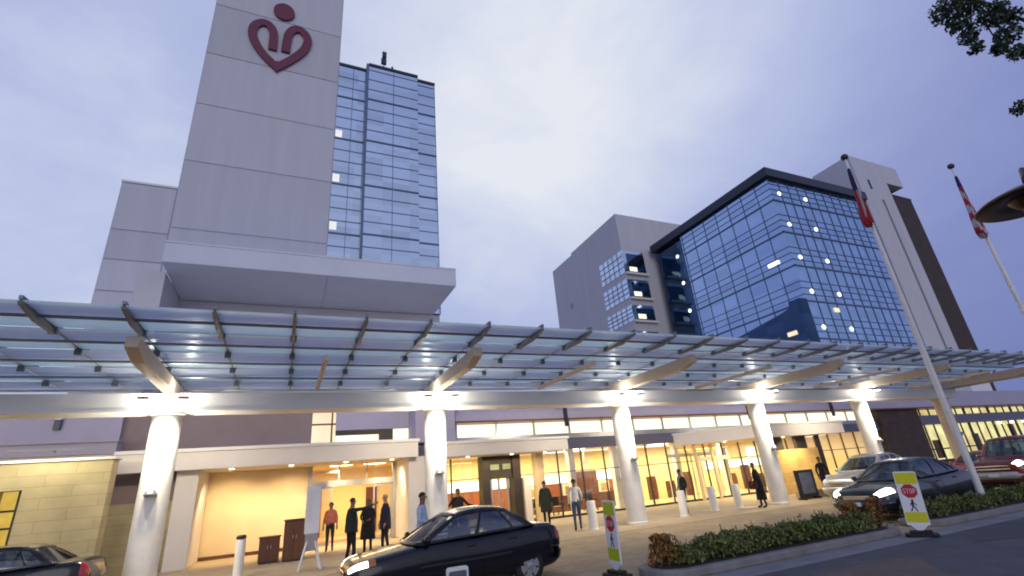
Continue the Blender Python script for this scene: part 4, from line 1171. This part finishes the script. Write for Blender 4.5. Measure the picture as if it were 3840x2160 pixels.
bp_ = thing('backpack', 'dark backpack worn by the person in the grey jacket', 'bag', (15.36, 17.38, 1.05))
m = MB(); m.smooth = True; m.ell((15.36, 17.38, 1.27), (.17, .12, .25), 14, 10); m.build('bag', 'cloth black', bp_)
m = MB(); m.smooth = True; m.ell((15.34, 17.28, 1.17), (.12, .06, .12), 12, 8); m.build('pocket', 'cloth charcoal', bp_)
hb = thing('shoulder_bag', 'dark maroon shoulder bag held by the person in the long black coat', 'bag', (18.42, 16.55, .75))
m = MB(); m.cbox((18.42, 16.55, .92), .16, .34, .34, .4); m.build('bag', 'cloth maroon', hb, bevel=.05)
MB().path([(18.38, 16.42, 1.08), (18.5, 16.5, 1.3), (18.46, 16.68, 1.08)], [.012]*3, 6).build('strap', 'cloth black', hb)

# ------------------------------------------------------------------ bollards, signs, boxes, boards
def bollard_mesh(mb, r, h):
    mb.smooth = True
    mb.lathe([(0, 0), (r*1.15, 0), (r*1.15, .03), (r, .05), (r, h-.04), (r*.86, h), (0, h)], (0, 0, 0), 24)
bl = thing('bollard', 'white bollard with dark cap in front of the tan alcove wall', 'bollard', (-1.0, 17.4, .012), 'bollards along the pavement edge')
m = MB(); bollard_mesh(m, .125, .98); m.build('post', 'white paint', bl, local=True).modifiers.new('e', 'EDGE_SPLIT')
m = MB(); m.smooth = True; m.lathe([(0, .985), (.13, .985), (.13, 1.05), (.09, 1.08), (0, 1.08)], (0, 0, 0), 24); m.build('cap', 'dark bronze', bl, local=True)
b2 = thing('bollard', 'white bollard beside the person in jeans', 'bollard', (10.55, 17.1, .012), 'bollards along the pavement edge')
m = MB(); bollard_mesh(m, .165, .98); m.build('post', 'white paint', b2, local=True).modifiers.new('e', 'EDGE_SPLIT')
for x, y, l in ((15.05, 17.3, 'white bollard at the feet of the person with the backpack'), (17.3, 17.9, 'white bollard midway between the backpack carrier and the person in the long coat'), (18.45, 17.6, 'white bollard just left of the person in the long black coat'), (23.35, 16.5, 'white bollard beside the headlight of the dark slate sedan')):
    dup(b2, (x, y, .012), l)

def cross_sign(loc, rz, tilt, label, w_=.30, lime='fluoro yellow'):
    t = thing('crossing_sign', label, 'road sign', loc, 'in-street pedestrian crossing signs', rz)
    t.rotation_euler = (0, 0, rz)
    H = 1.13
    b = MB(); b.smooth = False
    b.prism([(-.30, -.13), (-.24, -.19), (.24, -.19), (.30, -.13), (.30, .13), (.24, .19), (-.24, .19), (-.30, .13)], 'z', 0, .06)
    b.box(-.2, .2, -.1, .1, .06, .12); b.build('base', 'black rubber', t, local=True, bevel=.01)
    def tl(mb):
        R = Matrix.Rotation(tilt, 3, 'Y')
        mb.v = [tuple(R @ Vector((p[0], p[1], p[2]-.12)) + Vector((0, 0, .12))) for p in mb.v]; return mb
    def rr(x0, x1, z0, z1, r=.03): return rounded(x0, x1, z0, z1, r, 4)
    tl(MB().prism([(-.055, .12), (.055, .12), (w_/2-.03, .24), (-w_/2+.03, .24)], 'y', -.02, .02)).build('bracket', 'sign white', t, local=True)
    pn = tl(MB().prism(rr(-w_/2, w_/2, .22, .22+H), 'y', -.016, .016)).build('panel', 'sign white', t, local=True)
    for s in (-1, 1):
        ya, yb = s*.0162, s*.0185
        y0, y1 = min(ya, yb), max(ya, yb)
        z = .22
        tl(MB().prism(rr(-w_/2+.012, w_/2-.012, z+H-.27, z+H-.03, .02), 'y', y0, y1)).build('top_band', lime, pn, local=True)
        tl(MB().prism(rr(-w_/2+.012, w_/2-.012, z+.06, z+.27, .02), 'y', y0, y1)).build('bottom_band', lime, pn, local=True)
        oc = MB(); c_ = (0, z+H-.42); ro = .155
        oc.prism([(c_[0]+ro*math.cos(PI/8+i*PI/4), c_[1]+ro*math.sin(PI/8+i*PI/4)) for i in range(8)], 'y', y0, y1)
        tl(oc).build('stop_symbol', 'sign red', pn, local=True)
        # STOP lettering on the octagon, built from strokes
        def stroke(mb, pts, wd):
            for (xa, za), (xb, zb) in zip(pts, pts[1:]):
                d = Vector((xb-xa, zb-za)); ln = d.length; d = d/ln; n_ = Vector((-d.y, d.x))*wd/2; e = d*wd/2
                q = [Vector((xa, za))-e+n_, Vector((xb, zb))+e+n_, Vector((xb, zb))+e-n_, Vector((xa, za))-e-n_]
                mb.prism([(p.x*-s if False else p.x, p.y) for p in q], 'y', min(s*.0187, s*.0197), max(s*.0187, s*.0197))
        gl = dict(S=[(.9, .85), (.7, 1), (.3, 1), (.1, .8), (.3, .55), (.7, .45), (.9, .2), (.7, 0), (.3, 0), (.1, .15)], T=[(0, 1), (1, 1), (.5, 1), (.5, 0)], O=[(.3, 0), (.1, .3), (.1, .7), (.3, 1), (.7, 1), (.9, .7), (.9, .3), (.7, 0), (.3, 0)], P=[(.1, 0), (.1, 1), (.7, 1), (.9, .8), (.7, .5), (.1, .5)])
        lt = MB(); lw, lh_ = .046, .09
        for i, chx in enumerate('STOP'):
            x0 = -.118+i*.062
            stroke(lt, [(((x0+u*lw)) * (-s), c_[1]-lh_/2+v_*lh_) for u, v_ in gl[chx]], .009)
        tl(lt).build('stop_lettering', 'sign white', pn, local=True)
        pd = MB(); pz = z+.395
        def fig(pts, wd): stroke(pd, [(a*-s, b+pz) for a, b in pts], wd)
        pd.prism([(.005+.022*math.cos(i*PI/6), pz+.125+.022*math.sin(i*PI/6)) for i in range(12)], 'y', min(s*.0187, s*.0197), max(s*.0187, s*.0197))
        fig([(0, .09), (-.005, .02)], .042); fig([(-.005, .01), (.028, -.04), (.05, -.10)], .022); fig([(-.005, .01), (-.025, -.04), (-.055, -.095)], .022)
        fig([(0, .08), (.045, .045), (.06, .02)], .016); fig([(0, .08), (-.04, .05), (-.045, .02)], .016)
        tl(pd).build('pedestrian_symbol', 'sign black', pn, local=True)
    return t
s1 = cross_sign((6.0, 9.1, .01), rad(-92), rad(2), 'narrow looking crossing sign with lime bands beside the rear of the black sedan', .42, 'fluoro lime')
s2 = cross_sign((13.08, 7.50, .008), rad(-55), rad(3.0), 'leaning crossing sign with yellow bands on the roadside before the dark slate sedan', .42)

# small framed sign on a post right in front of the black sedan
sg = thing('post_sign', 'small grey sign with white rim on a post at the bottom edge before the sedan', 'sign', (1.9, 6.15, 0))
MB().tube((1.9, 6.2, 0), (1.9, 6.2, .75), .03, .03).build('post', 'steel', sg)
MB().prism([(a+1.9, b+.84) for a, b in rounded(-.13, .13, -.16, .16, .03)], 'y', 6.14, 6.17).build('panel', 'white paint', sg)
MB().prism([(a+1.9, b+.835) for a, b in rounded(-.105, .105, -.14, .125, .02)], 'y', 6.133, 6.139).build('face', 'slate board', sg)

# valet boxes in the alcove
def cabinet(x0, x1, y0, y1, h, label):
    t = thing('wooden_cabinet', label, 'cabinet', ((x0+x1)/2, (y0+y1)/2, .012), 'wooden cabinets in the alcove')
    MB().box(x0, x1, y0, y1, .05, h-.04).build('carcass', 'brown wood', t, bevel=.01)
    MB().box(x0+.04, x1-.04, y0+.04, y1-.04, .012, .049).build('plinth', 'black trim', t)
    MB().box(x0-.03, x1+.03, y0-.03, y1+.03, h-.037, h).build('top', 'brown wood', t, bevel=.01)
    xm = (x0+x1)/2
    for a, b, hx in ((x0+.02, xm-.006, xm-.05), (xm+.006, x1-.02, xm+.05)):
        d = MB().box(a, b, y0-.018, y0-.002, .08, h-.07).build('door', 'brown wood', t, bevel=.004)
        MB().box(hx-.008, hx+.008, y0-.035, y0-.0185, h*.55, h*.55+.1).build('handle', 'steel', d)
cabinet(-.62, .02, 20.3, 20.8, .83, 'low square brown wooden cabinet against the tan alcove wall')
cabinet(.12, .80, 19.95, 20.5, 1.30, 'tall brown wooden cabinet beside the white stand')
# white display stand on splayed legs
ws = thing('display_stand', 'tall white display stand on splayed legs left of the sliding doors', 'display stand', (.82, 16.6, .012))
cx, cy = .84, 17.0
MB().box(cx-.20, cx+.20, cy-.03, cy+.02, .95, 2.22).build('panel', 'sign white', ws, bevel=.01)
MB().box(cx-.13, cx-.02, cy-.042, cy-.031, 1.3, 2.12).build('leaflet_holder', 'fascia', ws)
for sx in (-1, 1):
    MB().path([(cx+sx*.05, cy-.02, 1.0), (cx+sx*.30, cy-.22, .014)], [.035, .03], 8).build('leg', 'sign white', ws)
    MB().path([(cx+sx*.05, cy+.04, 1.0), (cx+sx*.26, cy+.32, .014)], [.028, .024], 8).build('leg', 'sign white', ws)
MB().box(cx-.17, cx+.17, cy-.10, cy-.06, .50, .95).build('lower_panel', 'cloth stone', ws)
# framed board at the portal
bd = thing('notice_board', 'dark framed notice board on feet right of the fourth column', 'notice board', (22.7, 17.3, .012))
MB().box(22.05, 23.35, 17.27, 17.33, .10, 1.30).build('frame', 'black trim', bd, bevel=.02)
MB().box(22.3, 23.16, 17.255, 17.268, .26, 1.18).build('panel', 'slate board', bd)
for x in (22.2, 23.2): MB().box(x-.04, x+.04, 17.1, 17.5, .012, .098).build('foot', 'black trim', bd)
# lobby furnishing seen through the glass
for i, (x, l) in enumerate(((14.6, 'square framed picture left of the walking person in the olive coat'), (17.2, 'square framed picture just right of the person in the olive coat'), (20.0, 'square framed picture left of the person in white top'), (22.0, 'square framed picture right above the person in white top and jeans'))):
    pc = thing('framed_picture', l, 'picture', (x, 30.45, .75), 'framed pictures on the red lobby wall')
    MB().box(x-.42, x+.42, 30.40, 30.47, .72, 1.52).build('frame', 'picture mount', pc)
    MB().box(x-.26, x+.26, 30.385, 30.398, .88, 1.36).build('image', 'picture art', pc)
for x, y, l in ((12.4, 26.0, 'dark lobby armchair behind the glass beyond the black sedan trunk'), (13.9, 26.2, 'dark lobby armchair behind the glass left of the person in jeans'), (16.4, 26.6, 'dark lobby armchair behind the glass left of the third column')):
    ch = thing('armchair', l, 'chair', (x, y, .02), 'armchairs in the lobby')
    MB().box(x-.35, x+.35, y-.3, y+.35, .25, .46).build('seat', 'red wood', ch, bevel=.04)
    MB().box(x-.35, x+.35, y+.25, y+.4, .465, .95).build('backrest', 'cloth charcoal', ch, bevel=.04)
    for s in (-1, 1):
        MB().box(x+s*.36-.05, x+s*.36+.05, y-.3, y+.35, .30, .66).build('armrest', 'brown wood', ch, bevel=.02)
        for yy in (-.25, .3): MB().box(x+s*.3-.03, x+s*.3+.03, y+yy-.03, y+yy+.03, .02, .249).build('leg', 'brown wood', ch)

# ------------------------------------------------------------------ flagpoles and flags
def flagpole(x, y, H, label):
    t = thing('flagpole', label, 'flagpole', (x, y, .15), 'flagpoles behind the road hedge')
    m = MB(); m.smooth = True
    m.lathe([(.2, .15), (.2, .20), (.15, .30), (.11, .36)], (x, y, 0), 20); m.build('base_collar', 'steel', t)
    m = MB(); m.smooth = True; m.lathe([(.095, .2), (.092, 1.5), (.08, H*.55), (.04, H-.12), (0, H-.11)], (x, y, 0), 20); m.build('pole', 'white paint', t)
    m = MB(); m.smooth = True; m.ell((x, y, H), (.13, .13, .13), 16, 10); m.build('finial', 'dark frame', t)
    return t
flagpole(18.62, 8.7, 12.35, 'near white flagpole with dark ball top crossing in front of the glass building')
flagpole(25.9, 8.35, 13.25, 'far thin flagpole at the right carrying the striped flag')
def flag(name, label, x, y, ztop, L, w_, fn, mats):
    t = thing(name, label, 'flag', (x, y, ztop), 'flags hanging limp on their poles')
    m = MB(); m.smooth = True
    nz, nu = 30, 26; P = []
    for i in range(nz+1):
        v_ = i/nz; row = []
        sw = w_*(.22+.78*min(1, v_*1.15))*(1 if v_ < .93 else 1-(v_-.93)*5)
        for j in range(nu+1):
            u = j/nu
            row.append(Vector((x-.10-sw*u*.9+.03*math.sin(9*v_+u*4), y-.05+.09*math.sin(u*15+v_*3)*(.35+v_), ztop-L*v_-u*.22*v_+.04*math.sin(u*11))))
        P.append(row)
    for i in range(nz):
        for j in range(nu):
            m.mi = fn(i/nz, j/nu)
            m.add([P[i][j], P[i][j+1], P[i+1][j+1], P[i+1][j]], [(0, 1, 2, 3)])
    o = m.build('cloth', mats, t, merge=True); o.modifiers.new('s', 'SOLIDIFY').thickness = .006
FM = ['flag navy', 'flag red', 'flag white']
flag('state_flag', 'limp navy and red flag on the near flagpole', 18.62, 8.7, 11.75, 2.35, .42, lambda v, u: 0 if v+u*.12 < .47 else (2 if .58 < u < .72 and v < .86 else 1), FM)
flag('striped_flag', 'limp flag with navy corner and red and white stripes on the far pole', 25.9, 8.35, 12.65, 2.9, .62, lambda v, u: 0 if v+u*.2 < .34 else (1 if int((u*1.6+v*6.5)*1.35) % 2 else 2), FM)

# ------------------------------------------------------------------ street lamp at the right edge
sl_ = thing('street_lamp', 'dark bronze saucer shaped street lamp head at the right edge', 'street lamp', (14.6, 3.4, 0))
LX, LY, LZ = 12.45, 3.15, 6.02
m = MB(); m.smooth = True
m.lathe([(0, .27), (.12, .27), (.16, .24), (.45, .16), (.78, .02), (.86, -.05), (.84, -.07), (.5, -.02), (0, .02)], (LX, LY, LZ), 40); m.build('lamp_shade', 'bronze lamp', sl_)
m = MB(); m.smooth = True; m.lathe([(0, -.20), (.22, -.16), (.33, -.05), (.36, .0)], (LX, LY, LZ), 30); m.build('lamp_lens', 'bronze lamp', sl_)
m = MB(); m.smooth = True
m.path([(LX, LY, LZ+.26), (LX+.4, LY+.05, LZ+.75), (LX+1.2, LY+.1, LZ+.95), (14.6, 3.4, LZ+.9)], [.04]*4, 10); m.build('arm', 'bronze lamp', sl_)
m = MB(); m.smooth = True; m.tube((14.6, 3.4, 0), (14.6, 3.4, LZ+1.2), .10, .07, 16); m.build('post', 'bronze lamp', sl_)

# ------------------------------------------------------------------ tree at the top right
tr_ = thing('tree', 'leafy dark tree whose branch tips hang into the top right corner', 'tree', (15.2, -.6, 0))
tk = MB(); tk.smooth = True
tk.path([(15.2, -.6, 0), (15.1, -.55, 1.2), (15.0, -.4, 3), (15.1, -.2, 5)], [.34, .25, .21, .17], 14)
limbs = [[(15.0, -.4, 3.4), (13.4, .5, 5.6), (11.9, 1.5, 7.9), (10.7, 2.15, 9.3)], [(15.1, -.2, 5), (14.2, .5, 7.4), (13.0, 1.4, 9.0)], [(15.1, -.2, 5), (15.8, .2, 7.5), (15.6, .8, 10)], [(15, -.4, 4), (17, -.8, 6.4), (18, -1, 8.5)], [(15, -.3, 4.6), (14.4, -1.8, 7), (13.6, -2.6, 9)], [(13.4, .5, 5.6), (12.6, 1.7, 6.5), (12.2, 2.3, 7.2)]]
for l in limbs: tk.path(l, [.10-.028*i for i in range(len(l))], 10)
lv = MB(); tips = []
vis = [(10.05, 2.34, 8.95, .26), (10.22, 2.32, 8.68, .20), (10.34, 2.33, 8.42, .16), (10.45, 2.34, 8.22, .12), (10.78, 2.02, 8.78, .26), (10.95, 2.04, 8.40, .20), (10.72, 2.15, 8.12, .14), (11.12, 2.08, 8.08, .16), (11.3, 2.44, 7.22, .14), (11.05, 1.9, 8.75, .16), (10.5, 2.15, 9.1, .22)]
for x, y, z, r in vis:
    pts = []
    for _ in range(int(240*(r/.2)**2)):
        d = Vector((random.gauss(0, 1), random.gauss(0, 1), random.gauss(0, 1))).normalized()*r*random.random()**.4
        pts.append((x+d.x, y+d.y, z+d.z*.9))
    leaves(lv, pts, .085, .9)
    src = min((Vector(q) for l in limbs for q in l), key=lambda q: (q-Vector((x, y, z))).length)
    tk.path([src, src.lerp(Vector((x, y, z)), .6)+Vector((0, 0, .12)), (x, y, z)], [.022, .014, .007], 6)
for _ in range(150):
    a = random.uniform(0, 2*PI); ph = random.uniform(-.6, 1.3)
    c = Vector((15.6+3.2*math.cos(a)*math.cos(ph), -.9+2.6*math.sin(a)*math.cos(ph), 8.6+2.6*math.sin(ph)))
    if c.x < 13.6 and c.y > -.2: continue
    if c.y > 1.0: continue
    pts = []
    for _ in range(60):
        d = Vector((random.gauss(0, 1), random.gauss(0, 1), random.gauss(0, 1))).normalized()*.5*random.random()**.4
        pts.append(c+d)
    leaves(lv, pts, .12, .9)
tk.build('trunk', 'bark', tr_); lv.build('crown', 'leaf dark', tr_, recalc=False)
